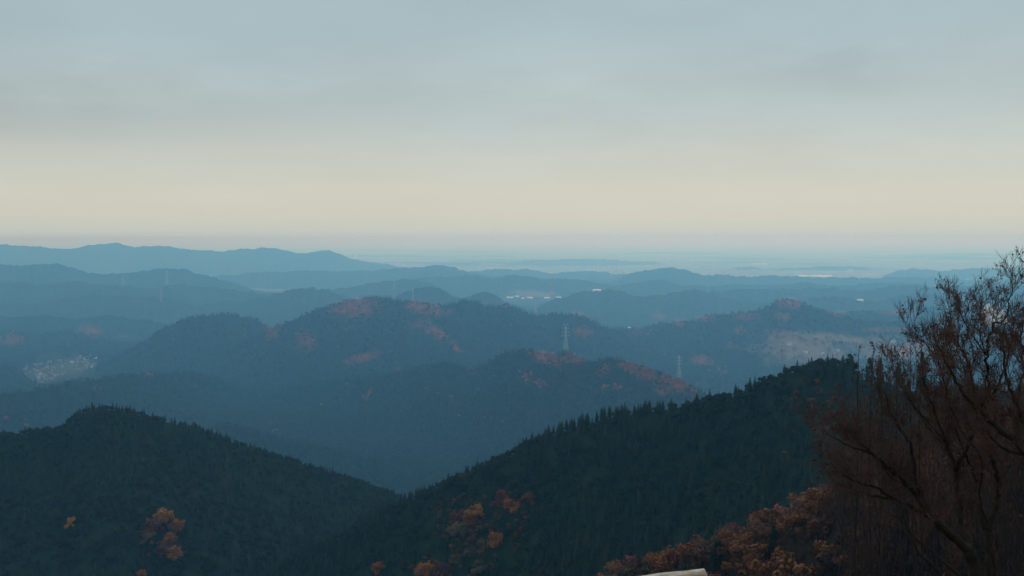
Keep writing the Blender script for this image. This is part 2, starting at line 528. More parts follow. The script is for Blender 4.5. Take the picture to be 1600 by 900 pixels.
hill('rise_k', cpts('1080 428 1150 424 1220 427 1290 423 1360 428 1440 424 1520 428 1600 425 1740 428', 17500), .14, 'far_hill', 4, rough_px=.9, spur=.5, spur_w=1000, rows=18, seed=51, label='thin dark strip of woods in the far right plain')
_r = random.Random(77)
for k_ in range(11):
    yb = 386 + 26 * ((k_ + .5) / 11) ** .8
    Dk = 500.0 * F0 / (yb - 372)
    xc = _r.uniform(560, 1560); wk = _r.uniform(110, 330)
    if k_ in (3, 6): xc = _r.uniform(1000, 1500)
    hp = _r.uniform(1.2, 2.6)
    ptsk = [(xc + wk * (j / 8 - .5), yb - hp * math.sin(PI * j / 8) ** .7 * _r.uniform(.75, 1.1), Dk) for j in range(9)]
    hill('strip_%d' % k_, ptsk, .1, 'far_hill', 4, rough_px=.45, spur=.3, spur_w=1500, rows=10, seed=60 + k_, label='faint wooded strip in the hazy far plain')
hill('far_range_low', cpts('330 432 380 428 440 424 500 424 560 424 610 421 645 418 672 415 692 414 712 419 735 426 760 430 785 434 830 440', 11500), .3, 'far_hill', 3, rough_px=1.36, spur=.5, spur_w=900, rows=30, seed=8, label='low hazy ridge below the tail of the skyline range')
hill('plain_rise_mid', cpts('740 424 790 412 830 407 880 404 930 404 980 407 1030 411 1080 418', 21000), .1, 'far_hill', 4, rough_px=0.85, spur=.4, spur_w=1500, rows=22, seed=9, label='faint low rise in the far plain above the white sheds')
hill('plain_rise_right', cpts('1095 432 1130 421 1170 416 1200 421 1235 419 1290 416 1330 416 1352 418 1368 425 1376 434', 17500), .2, 'far_hill', 3, rough_px=0.68, spur=.4, spur_w=900, rows=20, seed=10, label='flat blue plateau behind the pale strip in the far plain')
hill('plain_rise_edge', cpts('1370 436 1395 425 1425 420 1470 424 1510 419 1560 420 1620 422 1700 420 1760 422', 14000), .2, 'far_hill', 3, rough_px=1.02, spur=.4, spur_w=900, rows=20, seed=12, label='low hazy rise on the plain behind the bare tree top')
hill('left_back', cpts('-160 420 -60 412 0 413 40 415 90 414 118 420 140 426 170 427 200 426 232 421 262 420 288 421 310 427 335 433 362 442 400 452 450 462', 9300), .33, 'far_hill', 3, rough_px=1.36, spur=.6, spur_w=800, rows=46, seed=14, label='second hazy ridge on the left below the skyline range')
hill('right_back', cpts('860 452 900 446 940 441 968 436 985 428 1005 422 1045 418 1068 423 1100 428 1150 432 1200 431 1260 433 1320 434 1400 432 1500 436 1600 436 1740 438', 11000, 11500), .24, 'far_hill', 3, rough_px=1.53, spur=.5, spur_w=900, rows=36, seed=15, label='pale hazy ridge with a rounded top right of centre')
hill('centre_back', cpts('700 446 740 438 775 433 800 430 822 431 850 436 880 434 930 440 965 446 1010 452', 9800), .25, 'far_hill', 3, rough_px=1.36, spur=.5, spur_w=700, rows=30, seed=16, label='pale low ridge directly behind the white sheds')
hill('right_back_low', cpts('1000 470 1060 460 1120 455 1200 452 1300 450 1330 455 1360 452 1400 446 1460 448 1520 444 1600 448 1740 446', 8000), .2, 'far_hill', 3, rough_px=1.70, spur=.6, spur_w=600, rows=40, seed=17, label='low rolling hazy ridge behind the red topped hill')
hill('centre_hump', cpts('400 480 430 468 470 458 505 453 535 451 560 447 590 441 615 438 640 435 660 440 685 448 700 455 720 466 740 478 780 490', 8600), .33, 'far_hill', 3, rough_px=1.36, spur=.55, spur_w=600, rows=40, seed=18, label='hazy hill with a rounded top behind the large mountain')
hill('centre_hump_small', cpts('590 475 620 462 645 452 668 447 690 452 710 463 728 466 745 458 760 455 775 459 788 470 820 482 870 490', 6600), .35, 'far_hill', 3, rough_px=1.53, spur=.5, spur_w=500, rows=32, seed=19, label='small hazy knoll between the large mountain and rounded hill')
hill('left_mid_back', cpts('-160 475 -60 470 0 470 50 474 110 464 150 460 200 462 260 466 300 476 340 474 380 468 420 462 450 454 485 450 510 452 540 462 570 472 620 490', 7200), .3, 'far_hill', 3, rough_px=1.53, spur=.6, spur_w=600, rows=46, seed=20, label='broad hazy ridge running behind the left dark hill')
hill('centre_right_back', cpts('820 490 850 476 880 464 905 457 930 454 950 453 975 457 1000 462 1040 461 1065 455 1088 453 1108 459 1140 467 1180 474 1240 480 1300 482 1360 474 1400 478 1480 474 1560 480 1740 482', 7300), .26, 'far_hill', 3, rough_px=1.53, spur=.6, spur_w=550, rows=44, seed=21, label='hazy twin topped ridge behind the white sheds field')
hill('left_mid', cpts('-160 520 -60 516 0 514 60 518 110 516 150 520 185 530 220 542 260 556 330 580', 5200, 5000), .28, 'mid_hill', 3, rough_px=1.20, spur=.6, spur_w=420, rows=44, seed=22, label='blue wooded hill with red patches above the valley town', canopy=9)
hill('left_dark', cpts('100 600 130 585 160 566 185 551 215 535 240 519 262 508 283 497 300 493 325 490 350 488 366 489 378 494 395 494 408 500 420 512 440 532 470 560', 4300, 4500), .42, 'mid_hill', 2.5, rough_px=0.90, spur=.55, spur_w=330, rows=60, seed=23, label='steep dark blue hill left of the large mountain', canopy=9)
hill('valley_spur', cpts('-160 566 -60 562 0 565 22 572 42 588 58 604 75 620', 3700, 3800), .4, 'mid_hill', 2.5, rough_px=0.75, spur=.5, spur_w=240, rows=36, seed=24, label='dark wooded spur at the left edge of the valley town', canopy=8)
hill('main_right', cpts('940 514 965 511 1000 511 1030 504 1060 502 1085 498 1108 491 1140 488 1170 486 1190 479 1210 470 1230 466 1250 470 1270 477 1290 484 1320 490 1345 498 1400 500 1450 496 1500 500 1560 496 1620 500 1740 500', 4700, 4300), .33, 'mid_hill', 2.5, rough_px=1.05, spur=.6, spur_w=320, rows=60, seed=25, label='blue wooded hill with a red rounded top on the right', canopy=9)
hill('main', cpts('240 640 275 610 300 585 330 560 352 547 380 531 400 521 422 511 450 501 470 492 490 482 512 475 535 469 560 466 590 463 620 466 650 470 672 473 692 475 712 470 730 467 748 470 762 476 778 475 792 474 806 480 825 487 850 490 876 487 900 489 920 496 945 507 970 518 1000 532 1060 555 1120 580 1180 600', 4000, 4500), .36, 'mid_hill', 2.5, rough_px=0.90, spur=.55, spur_w=330, rows=80, seed=26, label='largest blue mountain in the centre with red autumn patches', canopy=10)
hill('front_left_low', cpts('-160 612 -60 610 0 612 40 607 90 599 140 590 200 583 260 580 300 579 340 588 390 612 440 645', 2150, 3600), .34, 'mid_hill', 2.5, rough_px=0.9, spur=.55, spur_w=260, rows=60, seed=27, label='low dark ridge in front of the valley town', canopy=8)
hill('front_spur', cpts('290 632 350 618 400 610 450 602 500 595 540 590 570 586 595 581 620 577 650 572 675 565 692 562 712 567 735 574 752 570 768 560 785 549 805 543 830 545 848 551 862 553 885 549 905 557 925 563 950 557 970 560 990 567 1012 573 1035 581 1060 590 1085 602 1110 618 1150 640 1200 665', 3650, 2150), .36, 'mid_hill', 2.2, rough_px=1.05, spur=.6, spur_w=210, rows=80, seed=28, label='dark ridge with red and orange trees on its right end', canopy=8)
hill('mid_spur', cpts('330 660 370 660 410 674 440 682 480 690 530 700 590 716 640 735 700 760 760 790', 2350, 2200), .34, 'mid_hill', 2.5, rough_px=0.90, spur=.5, spur_w=160, rows=50, seed=29, label='low dark spur between the left hill and the right ridge', canopy=7)
hill('left_near', cpts('-160 690 -60 676 0 670 30 668 60 664 98 660 108 648 130 634 165 629 200 633 240 645 270 652 300 660 350 677 410 698 460 712 500 726 560 744 620 768 690 800 760 840', 740, 900), .5, 'near_hill', 3, rough_px=.6, spur=.45, spur_w=100, rows=90, seed=30, label='near dark cedar hill in the lower left', detail=3, canopy=5.2)
hill('right_near', cpts('200 975 300 945 400 903 440 875 480 852 520 832 560 812 600 792 640 772 680 752 720 734 760 715 800 696 830 680 860 668 900 654 940 642 980 634 1020 628 1060 622 1110 613 1150 604 1190 586 1240 565 1280 556 1310 554 1336 562 1345 588 1400 592 1500 600 1640 610 1740 620', 670, 400), .52, 'near_hill', 3, rough_px=.5, spur=.35, spur_w=85, rows=110, seed=31, label='near dark cedar ridge rising across to the right', detail=3, canopy=4.6)
hill('summit_spur', cpts('860 990 930 930 980 905 1040 885 1100 862 1150 848 1180 833 1250 806 1300 790 1360 775 1450 750 1560 720 1700 690 1800 680', 300, 110), .42, 'near_hill', 4, rough_px=.4, spur=.3, spur_w=50, rows=70, seed=32, label='near slope of the summit covered in rust coloured trees', detail=1.0, stop=380, canopy=2.5)


# ground sheet reaching the horizon
def ground():
    rr = np.r_[0, np.geomspace(150, 150000, 150)]
    th = np.linspace(R(90 - 50), R(90 + 50), 260)
    TH, RR = np.meshgrid(th, rr, indexing='ij')
    X, Y = RR * np.cos(TH), RR * np.sin(TH) - 80
    Z = -4 + 0.004 * np.minimum(RR, 4000) * (fbm(X / 700, Y / 700, 4, 4) - .5)
    n, m = X.shape
    V = np.stack([X, Y, Z], -1).reshape(-1, 3)
    idx = np.arange(n * m).reshape(n, m)
    Fq = np.stack([idx[:-1, :-1], idx[1:, :-1], idx[1:, 1:], idx[:-1, 1:]], -1).reshape(-1, 4)[:, ::-1]
    me = bpy.data.meshes.new('ground')
    me.from_pydata(V.tolist(), [], Fq.tolist()); me.update()
    px, py = pix(V)
    ok = V[:, 1] > 400
    me2 = np.where(ok & (px > 20) & (px < 150) & (py > 550) & (py < 620), 1.0, 0.0)
    add_attr(me, 'field', np.where(ok, patch(px, py, FIELD + [(98, 578, 50, 15, -.2, .8), (60, 592, 24, 10, 0, .7)]), 0))
    m, nn, l, b = new_mat('valley_and_plain', 1.0, 0.0)
    g = nd(nn, 'ShaderNodeNewGeometry').outputs['Position']
    woods, _ = noise_ramp(nn, l, g, 0.004, [(0.3, (0.009, 0.020, 0.014)), (0.55, (0.015, 0.030, 0.018)), (0.75, (0.03, 0.036, 0.02))], 6)
    vo = nd(nn, 'ShaderNodeTexVoronoi'); vo.inputs['Scale'].default_value = 0.006
    l.new(g, vo.inputs['Vector'])
    cr = nd(nn, 'ShaderNodeValToRGB')
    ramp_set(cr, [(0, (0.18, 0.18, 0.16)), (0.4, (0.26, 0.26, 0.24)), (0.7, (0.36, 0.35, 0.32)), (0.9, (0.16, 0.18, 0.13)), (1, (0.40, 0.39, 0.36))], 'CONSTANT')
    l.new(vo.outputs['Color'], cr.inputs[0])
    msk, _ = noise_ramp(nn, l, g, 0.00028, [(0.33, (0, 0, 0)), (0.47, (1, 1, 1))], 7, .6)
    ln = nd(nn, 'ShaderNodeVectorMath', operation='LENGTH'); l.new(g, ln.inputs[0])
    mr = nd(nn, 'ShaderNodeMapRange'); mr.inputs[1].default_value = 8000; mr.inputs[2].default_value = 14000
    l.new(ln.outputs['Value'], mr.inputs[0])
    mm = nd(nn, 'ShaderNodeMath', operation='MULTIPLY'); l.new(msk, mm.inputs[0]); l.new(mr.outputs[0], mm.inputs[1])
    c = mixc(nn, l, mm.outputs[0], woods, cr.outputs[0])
    fi = nd(nn, 'ShaderNodeAttribute', attribute_name='field')
    fld, _ = noise_ramp(nn, l, g, 0.018, [(0.35, (0.055, 0.05, 0.04)), (0.5, (0.11, 0.095, 0.08)), (0.65, (0.06, 0.07, 0.04))], 5)
    c = mixc(nn, l, fi.outputs['Fac'], c, fld)
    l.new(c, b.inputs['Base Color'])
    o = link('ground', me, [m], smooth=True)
    tag(o, 'hazy valley floor and plain stretching to the horizon', kind='structure')
    HILLS['ground'] = dict(V=V, F=Fq, obj=o)


ground()


# the slope straight below the camera
def summit():
    xs = np.linspace(-260, 200, 116); ys = np.r_[np.linspace(-6, 30, 30), np.linspace(32, 420, 60)]
    Y, X = np.meshgrid(ys, xs)
    Z = 498.35 - 0.40 * np.maximum(Y - 2, 0) - 0.0006 * X * X * (X < 0) - 0.0003 * np.maximum(Y, 0) ** 2 - 0.14 * np.maximum(-X, 0) - .03 * np.maximum(X, 0)
    Z = Z + (fbm(X / 9, Y / 9, 12, 4) - .5) * np.clip(Y / 20, .05, 1.5) * 1.2
    n, m = X.shape
    V = np.stack([X, Y, Z], -1).reshape(-1, 3)
    idx = np.arange(n * m).reshape(n, m)
    Fq = np.stack([idx[:-1, :-1], idx[1:, :-1], idx[1:, 1:], idx[:-1, 1:]], -1).reshape(-1, 4)
    me = bpy.data.meshes.new('hillside')
    me.from_pydata(V.tolist(), [], Fq.tolist()); me.update()
    m, nn, l, b = new_mat('summit_soil', 1.0, 0.0)
    g = nd(nn, 'ShaderNodeNewGeometry').outputs['Position']
    c, t = noise_ramp(nn, l, g, 0.8, [(0.3, (0.014, 0.012, 0.009)), (0.5, (0.035, 0.024, 0.016)), (0.7, (0.025, 0.024, 0.014))], 8)
    l.new(c, b.inputs['Base Color'])
    bp = nd(nn, 'ShaderNodeBump'); bp.inputs['Distance'].default_value = 0.2
    l.new(t, bp.inputs['Height']); l.new(bp.outputs[0], b.inputs['Normal'])
    o = link('hillside', me, [m], smooth=True)
    tag(o, 'summit slope falling away below the viewpoint', kind='structure')
    so = HILLS['summit_spur']['obj']; so.data.materials.clear(); so.data.materials.append(m)
    HILLS['summit'] = dict(V=V, F=Fq, obj=o)


summit()

# ray casting onto the terrain
allV, allF, own, off = [], [], [], 0
for k, h in HILLS.items():
    allV.append(h['V']); allF.append(h['F'] + off); off += len(h['V']); own += [k] * len(h['F'])
BV = BVHTree.FromPolygons(np.concatenate(allV).tolist(), np.concatenate(allF).tolist())
CAMV = Vector((0, 0, CAMZ))


def hit(px, py):
    d = Vector(at(px, py, 1000.0)) - CAMV
    loc, nor, i, dist = BV.ray_cast(CAMV, d.normalized())
    return (None, None) if loc is None else (loc, own[i])


def drop(x, y, top=499.0):
    loc, nor, i, dist = BV.ray_cast(Vector((x, y, top)), Vector((0, 0, -1)))
    return loc


def seen(P):
    """is the point in view, clear of the terrain?"""
    d = P - CAMV
    L = d.length
    loc, nor, i, dist = BV.ray_cast(CAMV, d.normalized(), L - 0.5)
    return loc is None


# ------------------------------------------------------------------ tree prototypes
def cedar_mesh(seed, h=1.0, w=0.30, tiers=11, per=9, trunk_mat=1):
    """cedar of height 1, leafy whorls of drooping sprays"""
    r = random.Random(seed)
    mb = MB()
    mb.tube([(0, 0, -0.06), (0, 0, .5), (0, 0, .97)], [.02, .012, .003], 5, m=1)
    for t in range(tiers):
        f = t / (tiers - 1)
        z = .10 + .86 * f
        rad = w * ((1 - f) ** .72) * r.uniform(.8, 1.12) * (.75 if f < .1 else 1) + .012
        k = max(5, int(per * (1 - f * .45)))
        a0 = r.random() * 6
        for j in range(k):
            a = a0 + 2 * PI * j / k + r.uniform(-.25, .25)
            rr = rad * r.uniform(.7, 1.15)
            dz = -.05 * (1 - f) * r.uniform(.4, 1.6) + .01
            d = Vector((math.cos(a), math.sin(a), 0)); s = Vector((-math.sin(a), math.cos(a), 0))
            n = len(mb.V)
            ww = rr * 2 * PI / k * .62
            base = Vector((0, 0, z + .045))
            mid = d * rr * .62 + Vector((0, 0, z + dz * .2 + r.uniform(-.01, .01)))
            tip = d * rr + Vector((0, 0, z + dz))
            mb.V += [tuple(base), tuple(mid + s * ww), tuple(tip + s * ww * .25), tuple(tip - s * ww * .25), tuple(mid - s * ww), tuple(mid + Vector((0, 0, .04)))]
            mb.F += [(n, n + 5, n + 1), (n + 1, n + 5, n + 2), (n + 5, n + 3, n + 2), (n + 5, n + 4, n + 3), (n, n + 4, n + 5)]
            mb.M += [0] * 5
    # leading shoot
    mb.tube([(0, 0, .94), (0, 0, 1.0)], [.02, .002], 4, m=0)
    me = mb.mesh('cedar')
    me.materials.append(MAT['cedar']); me.materials.append(MAT['bark'])
    return me


def leaf_cloud(mb, r, lobes, n, size, m=0, shell=.55):
    for i in range(n):
        c, rad = lobes[r.randrange(len(lobes))]
        v = Vector((r.gauss(0, 1), r.gauss(0, 1), r.gauss(0, 1))).normalized()
        q = (shell + (1 - shell) * r.random() ** .6) * r.uniform(.85, 1.08)
        p = Vector(c) + Vector((v.x * rad[0], v.y * rad[1], v.z * rad[2])) * q
        nrm = (v + Vector((r.gauss(0, .5), r.gauss(0, .5), r.gauss(.25, .5)))).normalized()
        u = nrm.orthogonal().normalized()
        u = Matrix.Rotation(r.random() * 6.28, 3, nrm) @ u
        w = nrm.cross(u)
        s = size * r.uniform(.6, 1.4)
        mb.quad(p, u * s, w * s * r.uniform(.6, 1), m)


def broad_lobes(r, nl=9):
    L = [((0, 0, .62), (.30, .30, .28))]
    for i in range(nl):
        a = 2 * PI * i / nl + r.uniform(-.4, .4)
        q = r.uniform(.18, .34); z = r.uniform(.42, .85)
        s = r.uniform(.11, .2)
        L.append(((q * math.cos(a) * (1.25 - z * .6), q * math.sin(a) * (1.25 - z * .6), z), (s, s, s * .85)))
    return L


def broad_parts(seed, n=700, size=.03):
    """broadleaf tree of height ~1: (trunk mesh with limbs, crown mesh)"""
    r = random.Random(seed)
    L = broad_lobes(r)
    tb = MB()
    tb.tube([(0, 0, -.08), (.01, 0, .15), (.0, .01, .38), (0, 0, .6)], [.035, .026, .02, .008], 6)
    for c, rad in L[1:]:
        z0 = r.uniform(.2, .4)
        tb.tube([(0, 0, z0), (c[0] * .5, c[1] * .5, z0 + (c[2] - z0) * .6), c], [.014, .009, .003], 4)
    cb_ = MB()
    leaf_cloud(cb_, r, L, n, size)
    return tb.mesh('trunk'), cb_.mesh('crown')


CEDARS = [cedar_mesh(i, w=.20 + .035 * (i % 3), tiers=11 + i % 3) for i in range(5)]
CEDARS_LOW = [cedar_mesh(20 + i, w=.24 + .04 * i, tiers=6, per=6) for i in range(3)]
BROAD = [broad_parts(40 + i) for i in range(5)]


def thin_parts(seed):
    """twiggy, sparsely leafed tree of height ~1: trunk with limbs, then a haze of twigs and small dry leaves"""
    r = random.Random(seed)
    L = broad_lobes(r, 11)
    tb = MB()
    tb.tube([(0, 0, -.08), (.01, 0, .15), (.0, .01, .38), (0, 0, .6)], [.022, .016, .012, .005], 6)
    for c, rad in L[1:]:
        z0 = r.uniform(.15, .4)
        tb.tube([(0, 0, z0), (c[0] * .5, c[1] * .5, z0 + (c[2] - z0) * .6), c], [.009, .006, .002], 4)
    cb_ = MB()
    leaf_cloud(cb_, r, L, 1300, .0095, 0, .1)
    for i in range(420):
        c, rad = L[r.randrange(1, len(L))]
        p = Vector(c) + Vector((r.gauss(0, .5) * rad[0], r.gauss(0, .5) * rad[1], r.gauss(-.2, .5) * rad[2]))
        d = Vector((c[0] + r.gauss(0, .15), c[1] + r.gauss(0, .15), .45)).normalized() * r.uniform(.08, .2)
        cb_.tube([p, p + d * .5 + Vector((r.gauss(0, .006), r.gauss(0, .006), 0)), p + d], [.0016, .0012, .0005], 3, cap=False)
    return tb.mesh('trunk'), cb_.mesh('crown')


def cone_mesh(seed):
    """dense evergreen of height 1 with a blunt, ragged cone of leaf sprays"""
    r = random.Random(seed)
    L = []
    for i in range(60):
        f = r.random() ** .8
        a = r.random() * 6.28
        q = .26 * (1 - f) ** .6 * r.uniform(.5, 1.1)
        L.append(((q * math.cos(a), q * math.sin(a), .1 + .86 * f), (.085, .085, .07)))
    mb = MB()
    leaf_cloud(mb, r, L, 2600, .017)
    mb.tube([(0, 0, -.08), (0, 0, .5), (0, 0, .95)], [.03, .018, .004], 6, m=1)
    me = mb.mesh('evergreen'); me.materials.append(MAT['cedar']); me.materials.append(MAT['bark'])
    return me


CONES = [cone_mesh(150 + i) for i in range(2)]
BROAD += [thin_parts(140 + i) for i in range(4)]


def proto_collection(name, meshes_):
    col = bpy.data.collections.new(name)
    for i, me in enumerate(meshes_):
        o = bpy.data.objects.new(name, me)
        col.objects.link(o)
    return col


def blob_mesh(seed, mat, cnt=110, size=.085):
    """small far broadleaf crown: leafy facets over uneven lobes"""
    r = random.Random(seed)
    L = broad_lobes(r, 6)
    mb = MB()
    leaf_cloud(mb, r, L, cnt, size)
    mb.tube([(0, 0, -.1), (0, 0, .5)], [.03, .02], 4)
    me = mb.mesh('tree'); me.materials.append(mat)
    return me


COL_CEDAR = proto_collection('cedar_kinds', CEDARS)
COL_CEDAR_LOW = proto_collection('cedar_far_kinds', CEDARS_LOW)
COL_AUT = proto_collection('autumn_far_kinds', [blob_mesh(60 + i, MAT['autumn_far']) for i in range(3)])
COL_SHRUB = proto_collection('shrub_kinds', [blob_mesh(110 + i, MAT['brown'], 240, .045) for i in range(3)])
COL_ROUND = proto_collection('round_green_kinds', [blob_mesh(90 + i, MAT['cedar'], 260, .055) for i in range(3)])
COL_GREEN = proto_collection('green_far_kinds', [blob_mesh(70 + i, MAT['cedar']) for i in range(3)])
COL_RUST = proto_collection('rust_kinds', [blob_mesh(80 + i, MAT['autumn']) for i in range(3)])


def scatter_object(name, pts, scales, rots, col, label):
    """one object that plants a tree at every point"""
    me = bpy.data.meshes.new(name)
    me.from_pydata([tuple(p) for p in pts], [], [])
    a = me.attributes.new('size', 'FLOAT', 'POINT'); a.data.foreach_set('value', np.asarray(scales, np.float32))
    a = me.attributes.new('turn', 'FLOAT', 'POINT'); a.data.foreach_set('value', np.asarray(rots, np.float32))
    o = link(name, me)
    ng = bpy.data.node_groups.new(name, 'GeometryNodeTree')
    ng.interface.new_socket('Geometry', in_out='INPUT', socket_type='NodeSocketGeometry')
    ng.interface.new_socket('Geometry', in_out='OUTPUT', socket_type='NodeSocketGeometry')
    n, l = ng.nodes, ng.links
    gi, go = n.new('NodeGroupInput'), n.new('NodeGroupOutput')
    m2p = n.new('GeometryNodeMeshToPoints')
    ip = n.new('GeometryNodeInstanceOnPoints')
    ci = n.new('GeometryNodeCollectionInfo')
    ci.inputs['Collection'].default_value = col
    ci.inputs['Separate Children'].default_value = True
    ci.inputs['Reset Children'].default_value = True
    ip.inputs['Pick Instance'].default_value = True
    s1 = n.new('GeometryNodeInputNamedAttribute'); s1.data_type = 'FLOAT'; s1.inputs[0].default_value = 'size'
    s2 = n.new('GeometryNodeInputNamedAttribute'); s2.data_type = 'FLOAT'; s2.inputs[0].default_value = 'turn'
    cx_ = n.new('ShaderNodeCombineXYZ'); l.new(s2.outputs[0], cx_.inputs[2])
    ri = n.new('FunctionNodeRandomValue'); ri.data_type = 'INT'
    for s_ in ri.inputs:
        if s_.name == 'Max' and s_.type == 'INT': s_.default_value = 50
    rio = [s_ for s_ in ri.outputs if s_.type == 'INT'][0]
    l.new(gi.outputs[0], m2p.inputs[0]); l.new(m2p.outputs[0], ip.inputs['Points'])
    l.new(ci.outputs[0], ip.inputs['Instance']); l.new(rio, ip.inputs['Instance Index'])
    l.new(cx_.outputs[0], ip.inputs['Rotation']); l.new(s1.outputs[0], ip.inputs['Scale'])
    l.new(ip.outputs[0], go.inputs[0])
    md = o.modifiers.new('plants', 'NODES'); md.node_group = ng
    tag(o, label, kind='stuff')
    return o


def sample_hill(key, spacing, tmax=None):
    """jittered points over a hill's near flank and just behind its crest"""
    h = HILLS[key]
    X, Y, Z, T = h['X'], h['Y'], h['Z'], h['T']
    P = np.stack([X, Y, Z], -1)
    e1 = P[1:, :-1] - P[:-1, :-1]; e2 = P[:-1, 1:] - P[:-1, :-1]
    A = np.abs(e1[..., 0] * e2[..., 1] - e1[..., 1] * e2[..., 0])
    keep = (T[:-1, :-1] > -spacing * 4)
    if tmax: keep &= (T[:-1, :-1] < tmax)
    A = A * keep
    cnt = rng.poisson(A / spacing ** 2)
    ii, jj = np.nonzero(cnt)
    rep = cnt[ii, jj]
    ii, jj = np.repeat(ii, rep), np.repeat(jj, rep)
    u, v = rng.random(len(ii))[:, None], rng.random(len(ii))[:, None]
    q = P[ii, jj] * (1 - u) * (1 - v) + P[ii + 1, jj] * u * (1 - v) + P[ii, jj + 1] * (1 - u) * v + P[ii + 1, jj + 1] * u * v
    q = q[q[:, 2] > 0]
    px, py = pix(q)
    m = (px > -120) & (px < 1720) & (py < 1010)
    return q[m]


def plant(name, q, lo, hi, col, label):
    if len(q) == 0: return
    sc = rng.uniform(lo, hi, len(q))
    scatter_object(name, q, sc, rng.random(len(q)) * 6.28, col, label)


NTREES = 0
for key, sp, hh, lab in (('front_spur', 8.5, 12, 'on the ridge with orange trees'), ('main', 15, 17, 'on the largest central mountain'),
                         ('left_dark', 15, 17, 'on the steep hill left of the mountain'), ('main_right', 16, 16, 'on the hill with a red rounded top'),
                         ('front_left_low', 12, 14, 'on the low ridge before the valley town'), ('valley_spur', 13, 14, 'on the spur beside the valley town'),
                         ('mid_spur', 7, 11, 'on the low spur in the middle distance'), ('left_mid', 20, 17, 'on the blue hill above the valley town')):
    q = sample_hill(key, sp)
    px, py = pix(q)
    a = patch(px, py)
    if key == 'main_right':
        kf = rng.random(len(q)) > patch(px, py, FIELD) * .95
        q, a = q[kf], a[kf]
    isa = rng.random(len(q)) < a * .9 + .004
    g = q[~isa]
    br = rng.random(len(g)) < .35
    plant('cedar_forest', g[~br], hh * .7, hh * 1.2, COL_CEDAR_LOW, 'dark green conifer forest ' + lab)
    plant('mixed_forest', g[br] - np.array([0, 0, hh * .18]), hh * .6, hh * .95, COL_GREEN, 'rounded green treetops ' + lab)
    plant('autumn_forest', q[isa] - np.array([0, 0, hh * .15]), hh * .6, hh * 1.0, COL_AUT, 'rust red autumn trees ' + lab)
    NTREES += len(q)

gx = np.r_[rng.uniform(-2600, 2600, 60000), rng.uniform(-900, 300, 60000)]; gy = np.r_[rng.uniform(1300, 5200, 60000), rng.uniform(1300, 3400, 60000)]
gp = np.stack([gx, gy, gx * 0 - 3.5], -1)
gpx, gpy = pix(gp)
okg = (gpx > -80) & (gpx < 1680) & (patch(gpx, gpy, FIELD + [(95, 580, 70, 28, 0, 1.0)]) < .3)
gp = np.array([drop(p[0], p[1]) for p in gp[okg] if True])
gp = np.array([p for p in gp if p[2] < 12 and seen(Vector(p) + Vector((0, 0, 16)))])
plant('mixed_forest', gp, 11, 17, COL_GREEN, 'dark rounded treetops on the valley floor between the hills')
print('valley trees', len(gp))

# near hills: cedars, the largest in view as things of their own
cand = []
for key, sp, hh in (('right_near', 3.1, 6.3), ('left_near', 3.9, 6.3)):
    q = sample_hill(key, sp)
    for p in q:
        cand.append((key, p, hh * random.uniform(.72, 1.12)))
near_list, rest = [], {'right_near': [], 'left_near': []}
ppx, ppy = pix(np.array([c[1] for c in cand]))
RUSTZ = [(745, 825, 75, 70, -.3, 1.0), (810, 785, 40, 16, 0, .8), (255, 838, 36, 42, 0, 1.0), (590, 890, 18, 14, 0, .8), (670, 888, 40, 24, 0, 1), (1285, 640, 60, 70, 0, .7), (1240, 690, 26, 30, 0, .5)]
rz = patch(ppx, ppy - 8, RUSTZ)
order = []
rust_pts = []
for i, (key, p, h) in enumerate(cand):
    if random.random() < rz[i] * .97:
        rust_pts.append((key, p, h)); continue
    pxx, pyy = ppx[i], ppy[i]
    inview = 5 < pxx < 1595 and pyy < 905 and seen(Vector(p) + Vector((0, 0, h * .8)))
    order.append((h / p[1] if inview else 0, i))
order.sort(reverse=True)
lead = set(i for s, i in order[:292] if s > 0)
for s, i in order:
    key, p, h = cand[i]
    if i in lead:
        o = bpy.data.objects.new('cedar_tree', CEDARS[random.randrange(5)])
        SC.collection.objects.link(o)
        o.location = p; o.rotation_euler = (0, 0, random.random() * 6.28)
        w = random.uniform(.9, 1.15)
        o.scale = (h * w, h * w, h)
        if key == 'right_near':
            tag(o, 'dark cedar on the lower face of the near right ridge', 'tree', 'cedars low on the near right ridge')
        else:
            tag(o, 'dark cedar on the near hill in the lower left', 'tree', 'cedars on the near left hill')
    else:
        rest[key].append((p, h))
for key, lab in (('right_near', 'dense dark cedar forest covering the near right ridge'), ('left_near', 'dense dark cedar forest covering the near left hill')):
    con = [c for c in rest[key] if fbm(np.array([c[0][0] / 30]), np.array([c[0][1] / 30]), 7, 3)[0] + random.uniform(-.25, .25) < .46]
    ids = {id(c) for c in con}
    rnd = [c for c in rest[key] if id(c) not in ids]
    scatter_object('cedar_forest', [p for p, h in con], [h for p, h in con], rng.random(len(con)) * 6.28, COL_CEDAR, lab)
    scatter_object('mixed_forest', [p - np.array([0, 0, h * .26]) for p, h in rnd], [h * .85 for p, h in rnd], rng.random(len(rnd)) * 6.28, COL_ROUND, lab.replace('dense dark cedar forest', 'rounded evergreen treetops among the cedars'))
for key, lab in (('right_near', 'dull rust undergrowth trees in gaps of the right ridge'), ('left_near', 'dull rust trees in the clearing of the left hill')):
    L_ = [(p, h) for k_, p, h in rust_pts if k_ == key]
    scatter_object('rust_thicket', [p for p, h in L_], [h * .55 for p, h in L_], rng.random(len(L_)) * 6.28, COL_RUST, lab)

# ------------------------------------------------------------------ single broadleaf trees
BROAD_MATS = {}


